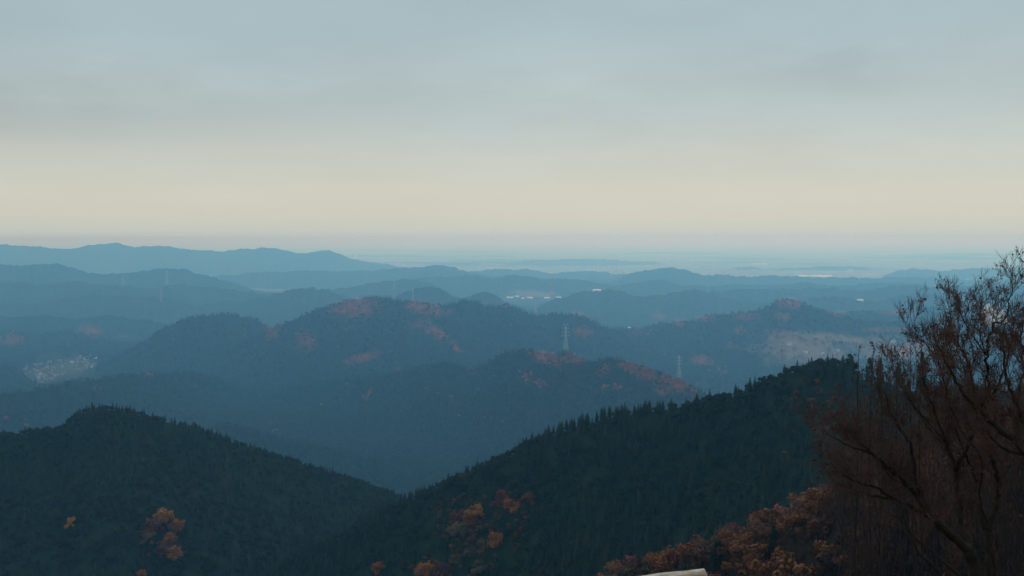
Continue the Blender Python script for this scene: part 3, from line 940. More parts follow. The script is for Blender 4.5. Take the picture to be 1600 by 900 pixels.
def broad_tree(name, loc, h, mat, label, group=None, wide=1.0, v=None, cat='tree', rz=None):
    v = random.randrange(5) if v is None else v
    key = (v, mat)
    if key not in BROAD_MATS:
        t = BROAD[v][0] if mat == 'autumn' and (v, 't') not in BROAD_MATS else BROAD[v][0].copy()
        c = BROAD[v][1].copy()
        t = BROAD[v][0].copy()
        t.materials.append(MAT['bark']); c.materials.append(MAT[mat])
        BROAD_MATS[key] = (t, c)
    t, c = BROAD_MATS[key]
    o = empty(name, loc, random.random() * 6.28 if rz is None else rz)
    o.scale = (h * wide, h * wide, h)
    for nm, me in (('trunk', t), ('crown', c)):
        ch = bpy.data.objects.new(nm, me); SC.collection.objects.link(ch); ch.parent = o
    tag(o, label, cat, group)
    return o


def crown_at(px, py, wpx, mat, label, name='autumn_tree', group=None, tall=1.0, cat='tree'):
    """tree whose crown centre shows at the pixel, standing on the hill met there"""
    loc, k = hit(px, py + wpx * .55)
    if loc is None: return
    if loc.y > 320: wpx *= 1.2
    w = wpx * loc.y / F0
    h = w / .78 * tall
    x = at(px, py, loc.y)[0]
    return broad_tree(name, (x, loc.y, at(px, py, loc.y)[2] - h * .62), h, mat, label, group, wide=(w / .78) / h)


crown_at(110, 817, 15, 'gold', 'lone small golden tree on the dark left hill', tall=1.2)
crown_at(258, 806, 30, 'gold', 'golden olive tree at the top of the left hill cluster', tall=.9)
crown_at(278, 820, 24, 'orange', 'bright orange tree at the upper right of the left cluster')
crown_at(238, 822, 30, 'rust', 'dull rust tree at the upper left of the left cluster')
crown_at(232, 842, 22, 'khaki', 'khaki tree on the left side of the left hill cluster')
crown_at(264, 842, 22, 'orange', 'dim orange tree in the middle of the left cluster')
crown_at(270, 864, 24, 'orange', 'orange red tree at the foot of the left cluster')
crown_at(252, 860, 20, 'rust', 'dark rust tree low in the left hill cluster')
crown_at(221, 895, 14, 'orange', 'small orange tree cut by the bottom edge on left')
crown_at(741, 799, 26, 'gold', 'round golden orange tree, brightest on the near right ridge')
crown_at(733, 812, 24, 'orange', 'orange tree just below left of the round golden tree')
crown_at(716, 806, 24, 'rust', 'wine red tree left of the round golden tree')
crown_at(716, 827, 32, 'khaki', 'dry khaki tree below the wine red tree')
crown_at(775, 842, 22, 'orange', 'small upright orange tree right of the khaki tree', tall=1.25)
crown_at(738, 841, 12, 'rust', 'tiny red tree between khaki and upright orange trees')
crown_at(752, 850, 15, 'khaki', 'tiny grey green tree below the tiny red tree')
crown_at(800, 789, 26, 'orange', 'orange red tree upslope to the right of golden tree')
crown_at(823, 778, 20, 'rust', 'rust tree at the upper right end of the band')
crown_at(785, 778, 26, 'rust', 'dull wine tree at the top of the band')
crown_at(711, 872, 17, 'khaki', 'olive yellow tree above the bottom orange tree')
crown_at(729, 864, 13, 'khaki', 'small olive shrub tree above the bottom orange tree')
crown_at(668, 890, 36, 'orange', 'broad orange tree at the bottom edge left of centre')
crown_at(690, 888, 24, 'rust', 'rust tree beside the broad bottom orange tree')
crown_at(591, 888, 22, 'orange', 'dim orange tree at the bottom edge furthest left on ridge')
crown_at(750, 886, 24, 'khaki', 'dull olive tree at the bottom edge right of orange tree')
crown_at(1352, 583, 0.1 + 10, 'rust', 'small rust tree behind the end of the cedar ridge')
crown_at(431, 674, 9, 'orange', 'tiny orange tree on the low middle spur')

for x_, y_, w_, mt, lb in ((958, 892, 30, 'amber', 'amber tree cut by the bottom edge left of the rail'), (990, 882, 34, 'rusty', 'rust tree just above the left end of the rail'),
                           (1020, 880, 30, 'umber', 'umber tree above the middle of the rail'), (1058, 866, 46, 'rusty', 'broad round rust tree above the rail'),
                           (1096, 856, 34, 'umber', 'umber tree behind the dark pointed cedar'), (1132, 838, 34, 'umber', 'umber tree up and right of the pointed cedar'),
                           (1160, 852, 26, 'amber', 'small amber tree right of the pointed cedar'), (1150, 828, 26, 'rusty', 'small rust tree on the wood edge above the amber one'),
                           (1182, 822, 42, 'amber', 'large amber rust tree on the wood edge'), (1218, 806, 40, 'rusty', 'rust tree on the wood edge upslope of the large amber tree'),
                           (1252, 788, 40, 'amber', 'amber tree high on the wood edge'), (1286, 774, 38, 'umber', 'umber tree highest on the wood edge by the twigs'),
                           (1340, 884, 26, 'khaki', 'olive yellow shrub tree low beneath the bare branches'), (1584, 888, 26, 'umber', 'amber brown shrub tree in the lower right corner')):
    crown_at(x_, y_, w_, mt, lb)
# rust woodland on the slope below the summit: visible trees are things, nearest first
SHR = []
for i in range(9000):
    y = 26 * (14 ** random.random()); x = random.uniform(-.05, .62) * y
    loc, nor, fi_, dist = BV.ray_cast(Vector((x, y, 499.5)), Vector((0, 0, -1)))
    if loc is None or own[fi_] not in ('summit', 'summit_spur'): continue
    gap = 1.6 + y / 75.0
    SHR.append((y, loc, gap))
SHR.sort(key=lambda t_: t_[0])
kept, jn, far_rust = [], 0, []
for y, p, gap in SHR:
    if any(abs(p.x - k[0]) < gap and (p.x - k[0]) ** 2 + (p.y - k[1]) ** 2 < gap * gap for k in kept): continue
    h = min(8.0, 1.3 + y / 26.0) * random.uniform(.8, 1.25)
    tx, ty = pix(np.array([p.x, p.y, p.z + h]))
    # crowns must stay under the outline the wood has in the photograph
    lim = np.interp(tx, [900, 985, 1060, 1110, 1180, 1250, 1300, 1340, 1600], [905, 868, 845, 822, 800, 768, 735, 700, 660])
    if ty < lim + random.uniform(-4, 6):
        h2 = h * .55
        tx, ty = pix(np.array([p.x, p.y, p.z + h2]))
        if ty < lim: continue
        h = h2
    if not (-10 < tx < 1620): continue
    kept.append((p.x, p.y))
    if ty > 897 or not seen(p + Vector((0, 0, h * .8))):
        if ty < 1000: far_rust.append((p, h))
        continue
    mt_ = 'autumn' if y > 75 and tx < 1300 else 'brown'
    v_ = random.randrange(5) if y > 60 else 5 + random.randrange(4)
    if jn < 285:
        broad_tree('autumn_tree', p - Vector((0, 0, .3)), h, mt_, 'rust brown broadleaf tree on the slope below the summit', 'rust trees on the summit slope', wide=random.uniform(.95, 1.25), v=v_)
        jn += 1
    else:
        far_rust.append((p, h))
und = []
for i in range(16000):
    y = 14 * (18 ** random.random()); x = random.uniform(-.05, .62) * y
    loc, nor, fi_, dist = BV.ray_cast(Vector((x, y, 499.5)), Vector((0, 0, -1)))
    if loc is None or own[fi_] not in ('summit', 'summit_spur'): continue
    und.append((loc, random.uniform(.35, .8) + y / 110))
scatter_object('undergrowth', [p for p, h in und], [h for p, h in und], rng.random(len(und)) * 6.28, COL_SHRUB, 'dark brown undergrowth covering the summit slope')
if far_rust:
    scatter_object('rust_thicket', [p for p, h in far_rust], [h for p, h in far_rust], rng.random(len(far_rust)) * 6.28, COL_RUST, 'rust trees at the hidden edges of the summit slope')


# dark cedars standing among the rust trees
def lone_cedar(px, top_py, foot_py, wide_px, label, v=0):
    loc, k = hit(px, foot_py)
    t = at(px, top_py, loc.y)
    h = t[2] - loc.z
    w = wide_px * loc.y / F0 / .62
    o = bpy.data.objects.new('cedar_tree', CONES[v]); SC.collection.objects.link(o)
    o.location = (t[0], t[1], loc.z - .2); o.scale = (w, w, h)
    tag(o, label, 'tree')
    return o


lone_cedar(1122, 842, 905, 40, 'dark pointed cedar in front of the orange trees near the rail', 0)
lone_cedar(1210, 818, 862, 26, 'small dark cedar among the rust trees upslope', 1)
for i, (x, y, Y, h, w, lb) in enumerate(((1359, 560, 470, 0, 20, 'left of two rounded evergreens past the ridge end'), (1375, 562, 467, 0, 18, 'right of two rounded evergreens past the ridge end'),
                                         (1441, 556, 455, 0, 20, 'evergreen behind the twigs right of the peach building'), (1404, 569, 461, 0, 17, 'low evergreen between the ridge end and the twigs'),
                                         (1328, 553, 474, 0, 22, 'evergreen standing last on the crest end of the ridge'))):
    t = at(x, y, Y)
    g = drop(t[0], t[1])
    h2 = (t[2] - g.z) / .94
    o = bpy.data.objects.new('evergreen_tree', CONES[i % 2]); SC.collection.objects.link(o)
    o.location = (t[0], t[1], g.z - .3); o.scale = (w * Y / F0 / .6, w * Y / F0 / .6, h2)
    tag(o, lb, 'tree')


# ------------------------------------------------------------------ foreground bare trees
def grow(mb, r, p, d, L, rad, lvl, maxl, leaves, up=.25, spread=.7, seg=4, kids=(3, 5)):
    pts, rads = [p.copy()], [rad]
    cur, dd = p.copy(), d.normalized()
    for i in range(seg):
        dd = (dd + Vector((r.gauss(0, .13), r.gauss(0, .13), r.gauss(0, .10) + up * .22))).normalized()
        cur = cur + dd * (L / seg)
        pts.append(cur.copy()); rads.append(rad * (1 - .75 * (i + 1) / seg) + .0008)
    mb.tube(pts, rads, 4 if lvl < 2 else 3, cap=False)
    if lvl >= maxl:
        for q in range(r.choice((0, 1, 2, 3, 3))):
            k = r.random()
            j = min(int(k * seg), seg - 1)
            leaves.append(pts[j].lerp(pts[j + 1], k * seg - j))
        if r.random() < .5: leaves.append(pts[-1])
        return
    n = r.randint(*kids)
    for c in range(n):
        k = .22 + .78 * (c + r.random()) / n
        j = min(int(k * seg), seg - 1)
        b = pts[j].lerp(pts[j + 1], k * seg - j)
        loc_d = (pts[j + 1] - pts[j]).normalized()
        side = loc_d.orthogonal().normalized()
        side = Matrix.Rotation(r.random() * 6.28, 3, loc_d) @ side
        nd_ = (loc_d + side * spread * r.uniform(.6, 1.2) + Vector((0, 0, up * .5))).normalized()
        grow(mb, r, b, nd_, L * r.uniform(.44, .70), max(rads[j] * .62, .0012), lvl + 1, maxl, leaves, up, spread, seg, kids)


def smooth_path(P, sub=4):
    P = [Vector(p) for p in P]
    out = []
    for i in range(len(P) - 1):
        a = P[max(i - 1, 0)]; b = P[i]; c = P[i + 1]; d = P[min(i + 2, len(P) - 1)]
        for k in range(sub):
            t = k / sub
            out.append(.5 * ((2 * b) + (c - a) * t + (2 * a - 5 * b + 4 * c - d) * t * t + (3 * b - a - 3 * c + d) * t ** 3))
    out.append(P[-1])
    return out


def bare_tree(name, limbs, label, seed, twigL=(.17, .40), dens=11.5, maxl=3, leafs=.016, group=None, leafkeep=.07, leafmat='brown', kids=(3, 5)):
    """limbs: list of (kind, [(px, py, Y)...], r0, r1); twigs sprout all along the branches"""
    r = random.Random(seed)
    p0 = limbs[0][1][0]
    q0 = at(*p0); gz = drop(q0[0], q0[1] - .2)
    py_g = pix(np.array([q0[0], q0[1] - .2, gz.z - .15]))[1]
    if py_g > p0[1]:
        limbs = [(limbs[0][0], [(p0[0] + (py_g - p0[1]) * .05, py_g, p0[2])] + list(limbs[0][1]), limbs[0][2] * 1.15, limbs[0][3])] + list(limbs[1:])
    base = Vector(at(*limbs[0][1][0]))
    root = empty(name, base)
    tw = MB(); leaves = []
    for kind, pts, r0, r1 in limbs:
        P = [Vector(at(*q)) - base for q in pts]
        S = smooth_path(P, 5)
        S = [s + Vector((r.gauss(0, 1), r.gauss(0, 1), r.gauss(0, 1))) * min(.012, r0 * .25) if 0 < i < len(S) - 1 else s for i, s in enumerate(S)]
        n = len(S)
        rad = [r0 + (r1 - r0) * (i / (n - 1)) for i in range(n)]
        mb = MB(); mb.tube(S, rad, 8)
        link(kind, mb.mesh(kind), [MAT['bark']], root, smooth=True)
        if kind == 'trunk': continue
        LL = sum((S[i + 1] - S[i]).length for i in range(n - 1))
        cnt = int(LL * dens)
        for c in range(cnt):
            k = .15 + .85 * (c + r.random()) / cnt
            j = min(int(k * (n - 1)), n - 2)
            b = S[j].lerp(S[j + 1], r.random())
            dd = (S[j + 1] - S[j]).normalized()
            side = Matrix.Rotation(r.random() * 6.28, 3, dd) @ dd.orthogonal().normalized()
            d0 = (dd * .8 + side * .75 + Vector((0, 0, .45))).normalized()
            grow(tw, r, b, d0, r.uniform(*twigL), max(.0026, rad[j] * .36), 0, maxl, leaves, kids=kids)
        grow(tw, r, S[-1], (S[-1] - S[-2]).normalized(), twigL[0] * 1.3, r1, 0, maxl, leaves, kids=kids)
    t = link('twigs', tw.mesh('twigs'), [MAT['twig']], root); t['kind'] = 'stuff'
    lm = MB()
    for p in leaves:
        if r.random() > leafkeep: continue
        nrm = Vector((r.gauss(0, 1), r.gauss(0, 1), r.gauss(0, 1))).normalized()
        u = nrm.orthogonal().normalized(); w = nrm.cross(u)
        s = leafs * r.uniform(.5, 1.2)
        lm.quad(p + Vector((0, 0, -s)), u * s * .6, w * s, 0)
    if lm.V:
        t = link('leaves', lm.mesh('leaves'), [MAT[leafmat]], root); t['kind'] = 'stuff'
    tag(root, label, 'tree', group)
    print(name, 'twig faces', len(tw.F), 'leaves', len(lm.F))
    return root


D = 14.0
main_limbs = [
    ('trunk', [(1545, 1010, D), (1536, 940, D), (1526, 900, D), (1518, 872, D), (1508, 858, D)], .105, .075),
    ('branch', [(1510, 860, D), (1482, 832, D - .1), (1455, 808, D - .2), (1438, 782, D - .3), (1420, 758, D - .4), (1392, 733, D - .5), (1365, 708, D - .6), (1340, 688, D - .7), (1315, 664, D - .7)], .062, .008),
    ('branch', [(1455, 808, D - .2), (1428, 792, D - .1), (1395, 780, D), (1362, 773, D + .1), (1335, 766, D + .1), (1305, 752, D + .2)], .034, .006),
    ('branch', [(1395, 780, D), (1370, 762, D - .1), (1345, 755, D - .2), (1318, 742, D - .3), (1296, 722, D - .3)], .022, .005),
    ('branch', [(1365, 708, D - .6), (1335, 700, D - .8), (1310, 688, D - .9), (1286, 672, D - 1)], .018, .004),
    ('branch', [(1510, 862, D), (1502, 820, D + .2), (1498, 780, D + .3), (1492, 735, D + .4), (1478, 690, D + .4), (1462, 650, D + .5), (1448, 610, D + .5), (1440, 570, D + .5)], .045, .007),
    ('branch', [(1438, 782, D - .3), (1432, 745, D - .4), (1424, 700, D - .5), (1405, 668, D - .5), (1390, 640, D - .6), (1382, 610, D - .6)], .028, .006),
    ('branch', [(1492, 735, D + .4), (1515, 690, D + .2), (1528, 650, D + .1), (1520, 605, D), (1510, 560, D), (1502, 545, D), (1496, 528, D)], .03, .005),
    ('branch', [(1478, 690, D + .4), (1450, 660, D + .7), (1425, 630, D + .8), (1410, 600, D + .9)], .02, .005),
    ('branch', [(1420, 758, D - .4), (1395, 748, D - .2), (1375, 725, D - .1), (1350, 715, D)], .016, .004),
]
bare_tree('bare_tree', main_limbs, 'dark leaning bare tree with thick trunk at the right bottom', 5)
second_limbs = [
    ('trunk', [(1560, 1010, D + .8), (1550, 940, D + .8), (1546, 890, D + .8), (1543, 840, D + .8)], .05, .042),
    ('branch', [(1543, 840, D + .8), (1550, 808, D + .8), (1560, 785, D + .8), (1560, 755, D + .7), (1552, 722, D + .6), (1540, 685, D + .5), (1532, 645, D + .4), (1545, 600, D + .3), (1541, 555, D + .2), (1552, 510, D + .1), (1568, 500, D), (1578, 470, D), (1582, 446, D)], .042, .005),
    ('branch', [(1543, 840, D + .8), (1530, 800, D + .9), (1524, 750, D + 1), (1510, 715, D + 1), (1490, 660, D + 1), (1478, 610, D + 1), (1465, 560, D + 1), (1455, 535, D + 1)], .03, .005),
    ('branch', [(1560, 755, D + .7), (1580, 720, D + .9), (1592, 680, D + 1), (1590, 620, D + 1), (1598, 585, D + 1), (1592, 550, D + 1)], .026, .005),
    ('branch', [(1541, 555, D + .2), (1520, 525, D), (1508, 505, D - .1), (1500, 488, D - .2)], .012, .003),
    ('branch', [(1532, 645, D + .4), (1560, 600, D), (1575, 560, D), (1582, 520, D)], .018, .004),
]
second_limbs += [
    ('branch', [(1478, 610, D + 1), (1488, 570, D + 1), (1482, 530, D + 1), (1486, 505, D + 1), (1481, 475, D + 1)], .009, .002),
    ('branch', [(1541, 555, D + .2), (1530, 520, D + .2), (1536, 505, D + .2), (1531, 485, D + .2)], .009, .002),
    ('branch', [(1465, 560, D + 1), (1448, 540, D + 1), (1434, 525, D + 1), (1426, 508, D + 1)], .008, .002),
    ('branch', [(1510, 715, D + 1), (1470, 690, D + 1.2), (1430, 640, D + 1.3), (1405, 600, D + 1.4), (1392, 572, D + 1.4)], .016, .003)]
bare_tree('bare_tree', second_limbs, 'slim two stemmed bare tree behind the leaning trunk', 11)
third_limbs = [
    ('trunk', [(1556, 1010, D + .2), (1554, 930, D + .2), (1551, 870, D + .2), (1545, 830, D + .3)], .022, .018),
    ('branch', [(1545, 830, D + .3), (1530, 770, D + .2), (1534, 720, D), (1500, 670, D), (1480, 620, D), (1472, 580, D)], .018, .004),
]
bare_tree('bare_tree', third_limbs, 'thin straight bare sapling beside the leaning trunk', 13)
low_limbs = [
    ('trunk', [(1520, 985, D - .6), (1480, 915, D - .6), (1455, 882, D - .6)], .024, .02),
    ('branch', [(1455, 882, D - .6), (1435, 862, D - .6), (1423, 838, D - .7), (1410, 815, D - .7), (1385, 800, D - .8), (1362, 790, D - .9)], .018, .004),
]
bare_tree('bare_shrub', low_limbs, 'thin low bare shrub curving left of the leaning trunk', 17, dens=2.2, twigL=(.25, .5), kids=(2, 4))
low_limbs2 = [
    ('trunk', [(1530, 985, D - .3), (1500, 905, D - .3), (1476, 880, D - .3)], .024, .02),
    ('branch', [(1476, 880, D - .3), (1455, 862, D - .3), (1435, 845, D - .4), (1420, 826, D - .4), (1405, 790, D - .5)], .018, .004),
]
bare_tree('bare_shrub', low_limbs2, 'thin bare shrub rising just beside the leaning trunk foot', 19, dens=2.2, twigL=(.25, .5), kids=(2, 4))
right_limbs = [
    ('trunk', [(1700, 1020, D - 1), (1690, 900, D - 1), (1670, 800, D - 1), (1650, 740, D - 1)], .10, .07),
    ('branch', [(1650, 740, D - 1), (1610, 712, D - 1), (1578, 685, D - 1), (1545, 655, D - 1.1), (1512, 622, D - 1.2), (1490, 590, D - 1.2), (1476, 560, D - 1.3), (1464, 538, D - 1.3)], .045, .005),
    ('branch', [(1650, 740, D - 1), (1622, 690, D - 1), (1592, 645, D - 1), (1575, 600, D - 1), (1568, 550, D - 1), (1560, 540, D - 1)], .04, .005),
    ('branch', [(1650, 740, D - 1), (1635, 660, D - 1), (1620, 600, D - 1), (1600, 550, D - 1), (1594, 535, D - 1), (1598, 505, D - 1)], .04, .005),
    ('branch', [(1610, 712, D - 1), (1580, 705, D - .8), (1555, 690, D - .7), (1530, 650, D - .6), (1515, 600, D - .6), (1500, 560, D - .6)], .025, .004),
]
bare_tree('bare_tree', right_limbs, 'bare tree reaching in from the right edge', 23)

# leafless uprights with a few dry leaves, seen against the valley
for i, (x, yb, yt, lb) in enumerate(((1340, 600, 543, 'leftmost upright twiggy sapling against the valley'), (1361, 610, 541, 'second upright sapling from the ridge end'),
                                     (1377, 612, 543, 'third upright sapling from the ridge end'), (1401, 612, 545, 'upright sapling left of the peach building'),
                                     (1422, 600, 527, 'upright sapling with a yellow tip right of the building'), (1438, 590, 520, 'bent sapling among the outer twigs of the bare tree'))):
    Y = 24.0
    rs = random.Random(100 + i)
    pts = [(x + rs.uniform(-6, 6), 900, Y), (x + rs.uniform(-4, 4), (yb + 900) / 2, Y), (x, yb, Y), (x + rs.uniform(-2, 2), (yb + yt) / 2, Y), (x + rs.uniform(-2, 4), yt, Y)]
    bare_tree('sapling', [('trunk', pts[:3], .014, .010), ('branch', pts[2:], .010, .004)], lb, 200 + i, twigL=(.06, .15), dens=13, maxl=1, leafs=.024, leafkeep=.75, kids=(1, 2))

# brown leafed shrubs and trees behind the bare trees
brown_spots = [(1318, 640, 60, 55), (1340, 612, 62, 60), (1365, 598, 66, 70), (1400, 600, 60, 80), (1440, 590, 52, 90), (1480, 585, 50, 95), (1520, 580, 46, 100), (1560, 585, 44, 100), (1600, 575, 44, 100), (1640, 575, 44, 100),
               (1345, 700, 55, 60), (1385, 670, 50, 80), (1420, 660, 48, 90), (1470, 650, 42, 95), (1530, 650, 40, 100), (1590, 650, 40, 100)]
ORD = ['first', 'second', 'third', 'fourth', 'fifth', 'sixth', 'seventh', 'eighth', 'ninth', 'tenth']
BROWN_LB = ['dark brown twiggy tree, %s from left in the far upper row' % ORD[i] for i in range(10)] + ['dark brown twiggy tree, %s from left in the lower nearer row' % ORD[i] for i in range(6)]
for i, (x, y, Y, wpx) in enumerate(brown_spots):
    Y = float(np.interp(x, [1300, 1450, 1600, 1700], [192, 158, 128, 112])) + (2 if i < 10 else -14)
    t = at(x, y, Y)
    g = drop(t[0], t[1])
    h = (t[2] - g.z) / .93
    print('brown', i, x, round(h, 1), pix(np.array(g))[1])
    broad_tree('brown_tree', (t[0], t[1], g.z - .3), h, 'brown', BROWN_LB[i], 'brown trees behind the bare trees', wide=min(1.0, wpx * 1.15 * Y / F0 / (.75 * h)), v=5 + i % 4)


def rock_face():
    loc, k = hit(1556, 508)
    w = 46 * loc.y / F0; h = 30 * loc.y / F0
    n, m_ = 22, 14
    V, Fc = [], []
    for j in range(m_ + 1):
        for i in range(n + 1):
            u, v = i / n * 2 - 1, j / m_
            prof = math.sqrt(max(0, 1 - u * u)) ** .7
            nz = fbm(np.array([u * 3 + 4]), np.array([v * 3]), 5, 4)[0] - .5
            V.append((u * w / 2, -12 * math.sin(PI * (1 - v) * .5) + v * 30 + nz * 16, -12 + (h + 12) * v * prof * (1 + nz * .4)))
    for j in range(m_):
        for i in range(n):
            a = j * (n + 1) + i
            Fc.append((a, a + 1, a + n + 2, a + n + 1))
    me = mesh_from('rock_face', V, Fc)
    mt = flat_mat('peach_rock', (0.62, 0.40, 0.30), (0.78, 0.62, 0.46), 0.03)
    o = link('rock_face', me, [mt], smooth=True)
    o.location = loc
    tag(o, 'pale peach rock face behind the branches on the right', 'rock')


rock_face()

# ------------------------------------------------------------------ weathered beam in the bottom edge
def beam():
    m, n, l, b = new_mat('pale_weathered_wood', 0.75, 0.25)
    t = nd(n, 'ShaderNodeTexCoord')
    mpn = nd(n, 'ShaderNodeMapping'); mpn.inputs['Scale'].default_value = (3, 30, 30)
    l.new(t.outputs['Object'], mpn.inputs[0])
    c, tx = noise_ramp(n, l, mpn.outputs[0], 1.0, [(0.3, (0.20, 0.155, 0.11)), (0.5, (0.36, 0.31, 0.24)), (0.7, (0.50, 0.49, 0.40))], 6)
    st, _ = noise_ramp(n, l, t.outputs['Object'], 9.0, [(0.45, (1, 1, 1)), (0.62, (0.62, 0.42, 0.34))], 4)
    c2 = mixc(n, l, 1.0, c, st, 'MULTIPLY')
    l.new(c2, b.inputs['Base Color'])
    bp = nd(n, 'ShaderNodeBump'); bp.inputs['Distance'].default_value = 0.003
    l.new(tx, bp.inputs['Height']); l.new(bp.outputs[0], b.inputs['Normal'])
    Y = 4.2
    A, B = Vector(at(720, 940, Y)), Vector(at(1104, 893, Y))
    root = empty('wooden_railing', (B.x - .25, B.y, 498.0))
    inv = Vector(root.location)

    def log(name, A, B, rad, flat=.75, sides=14):
        mb = MB()
        N = 26
        ax = (B - A).normalized(); up = Vector((0, 0, 1)); sd = ax.cross(up).normalized(); up2 = sd.cross(ax)
        for i in range(N + 1):
            f = i / N
            p = A.lerp(B, f) - inv
            e = 1.0
            dist_end = (1 - f) * (B - A).length
            if dist_end < rad * .8: e = math.sqrt(max(0, 1 - (1 - dist_end / (rad * .8)) ** 2)) * .3 + .7
            if f == 1: e = .8
            for k in range(sides):
                a = 2 * PI * k / sides
                w = 1 + .035 * math.sin(i * 1.3 + k) + .02 * math.sin(3 * a + i * .4)
                ca, sa = math.cos(a), math.sin(a)
                ca = math.copysign(abs(ca) ** .45, ca); sa = math.copysign(abs(sa) ** .45, sa)
                q = p + sd * ca * rad * w + up2 * sa * rad * flat * (1 - (1 - e) * .35) * w
                mb.V.append(tuple(q))
        for i in range(N):
            for k in range(sides):
                a = i * sides + k; c_ = i * sides + (k + 1) % sides
                mb.F.append((a, c_, c_ + sides, a + sides)); mb.M.append(0)
        mb.F.append(tuple(range(sides))[::-1]); mb.M.append(0)
        mb.F.append(tuple(N * sides + k for k in range(sides))); mb.M.append(0)
        o = link(name, mb.mesh(name), [m], root, smooth=True)
        return o
    off = Vector((0, 0, -.030))
    o = log('top_rail', A + off, B + off, .048)
    o['label'] = 'pale weathered half round top rail'
    log('lower_board', A + Vector((0, -.075, -.062)), B + Vector((.046, -.075, -.040)), .040)
    for fx in (.30, .93):
        P = A.lerp(B, fx)
        mb = MB(); mb.tube([(P.x - inv.x, P.y - inv.y + .0, -1.0), (P.x - inv.x, P.y - inv.y, P.z - inv.z - .075)], [.055, .05], 12)
        link('post', mb.mesh('post'), [m], root, smooth=True)
    tag(root, 'pale weathered wooden rail end at the bottom edge', 'railing')


beam()


# ------------------------------------------------------------------ pylons
def pylon(px, py_base, h_px, label, w_px=12, arms=3, red=False, Y=None, thick=1.0, group=None):
    if Y is None:
        loc, k = hit(px, py_base)
        Y = loc.y
    base = Vector(at(px, py_base, Y)) - Vector((0, 0, 3))
    H = h_px * Y / F0 + 3
    wb = H * .17; wt = H * .045
    th = .006 * H * thick
    mats = [MAT['steel'], MAT['redsteel']] if red else [MAT['steel']]
    root = empty('power_pylon', base, R(25))
    m1 = 1 if red else 0
    for sx in (-1, 1):
        for sy in (-1, 1):
            mb = MB()
            for k in range(5):
                z0, z1 = H * k / 5, H * (k + 1) / 5
                w0 = wb + (wt - wb) * min(1, z0 / (H * .62)); w1 = wb + (wt - wb) * min(1, z1 / (H * .62))
                mb.tube([(sx * w0 / 2, sy * w0 / 2, z0), (sx * w1 / 2, sy * w1 / 2, z1)], [th, th * .9], 4, m=(m1 if k % 2 == 0 else 0))
            link('leg', mb.mesh('leg'), mats, root)
    mb = MB()
    nb = 9
    for k in range(nb):
        z0, z1 = H * k / nb, H * (k + 1) / nb
        w0 = wb + (wt - wb) * min(1, z0 / (H * .62)); w1 = wb + (wt - wb) * min(1, z1 / (H * .62))
        cs0 = [(-w0 / 2, -w0 / 2), (w0 / 2, -w0 / 2), (w0 / 2, w0 / 2), (-w0 / 2, w0 / 2)]
        cs1 = [(-w1 / 2, -w1 / 2), (w1 / 2, -w1 / 2), (w1 / 2, w1 / 2), (-w1 / 2, w1 / 2)]
        for i in range(4):
            j = (i + 1) % 4
            mb.tube([(*cs0[i], z0), (*cs1[j], z1)], [th * .5] * 2, 3, m=(m1 if k % 2 else 0))
            mb.tube([(*cs0[j], z0), (*cs1[i], z1)], [th * .5] * 2, 3, m=(m1 if k % 2 else 0))
            mb.tube([(*cs1[i], z1), (*cs1[j], z1)], [th * .5] * 2, 3, m=0)
    link('lattice', mb.mesh('lattice'), mats, root)
    W = w_px * Y / F0 / 2
    for a in range(arms):
        z = H * (.62 + .14 * a) if arms > 1 else H * .85
        ww = W * (1 - .12 * a)
        mb = MB()
        for sy in (-1, 1):
            for sx in (-1, 1):
                mb.tube([(sx * wt / 2, sy * wt / 2, z), (sx * ww, 0, z + H * .006)], [th * .7, th * .5], 4)
                mb.tube([(sx * wt / 2, sy * wt / 2, z + H * .04), (sx * ww, 0, z + H * .008)], [th * .6, th * .5], 4)
        for sx in (-1, 1):
            mb.tube([(sx * ww, 0, z), (sx * ww, 0, z - H * .045)], [th * .8, th * .8], 5)
        link('crossarm', mb.mesh('crossarm'), mats, root)
    tag(root, label, 'pylon', group)


pylon(884, 548, 39, 'tall pale lattice pylon rising from the orange ridge', 15, 4, thick=1.0)
pylon(1061, 590, 35, 'pale lattice pylon behind the orange end of ridge', 13, 3, Y=3000, thick=1.0)
pylon(863, 466, 33, 'red and white lattice pylon beside the white sheds', 9, 3, red=True, Y=6500, thick=1.2)
pylon(837, 490, 21, 'faint pylon just below the white sheds', 7, 3, Y=5900, thick=1.0)
pylon(261, 446, 24, 'upper right pylon of three on the left ridge', 6, 3, Y=8100, thick=1.0)
pylon(252, 471, 20, 'lower right pylon of three on the left ridge', 6, 3, Y=6900, thick=1.0)
pylon(192, 456, 25, 'leftmost pylon of three on the left ridge', 6, 3, Y=8000, thick=1.0)
pylon(616, 467, 26, 'faint left pylon behind the mountain top', 7, 3, Y=5600, thick=.8)
pylon(645, 471, 22, 'faint right pylon behind the mountain top', 7, 3, Y=5600, thick=.8)
pylon(423, 452, 16, 'tiny faint pylon in the gap left of the hazy hump', 5, 2, Y=7000, thick=.9)
t = at(408, 389, 14900)
mb = MB(); mb.tube([(0, 0, -20), (0, 0, 50)], [4, 1.5], 6); mb.tube([(-6, 0, 20), (6, 0, 20)], [1.5, 1.5], 4)
o = link('radio_mast', mb.mesh('radio_mast'), [MAT['steel']]); o.location = t
tag(o, 'tiny radio mast on the skyline range', 'mast')


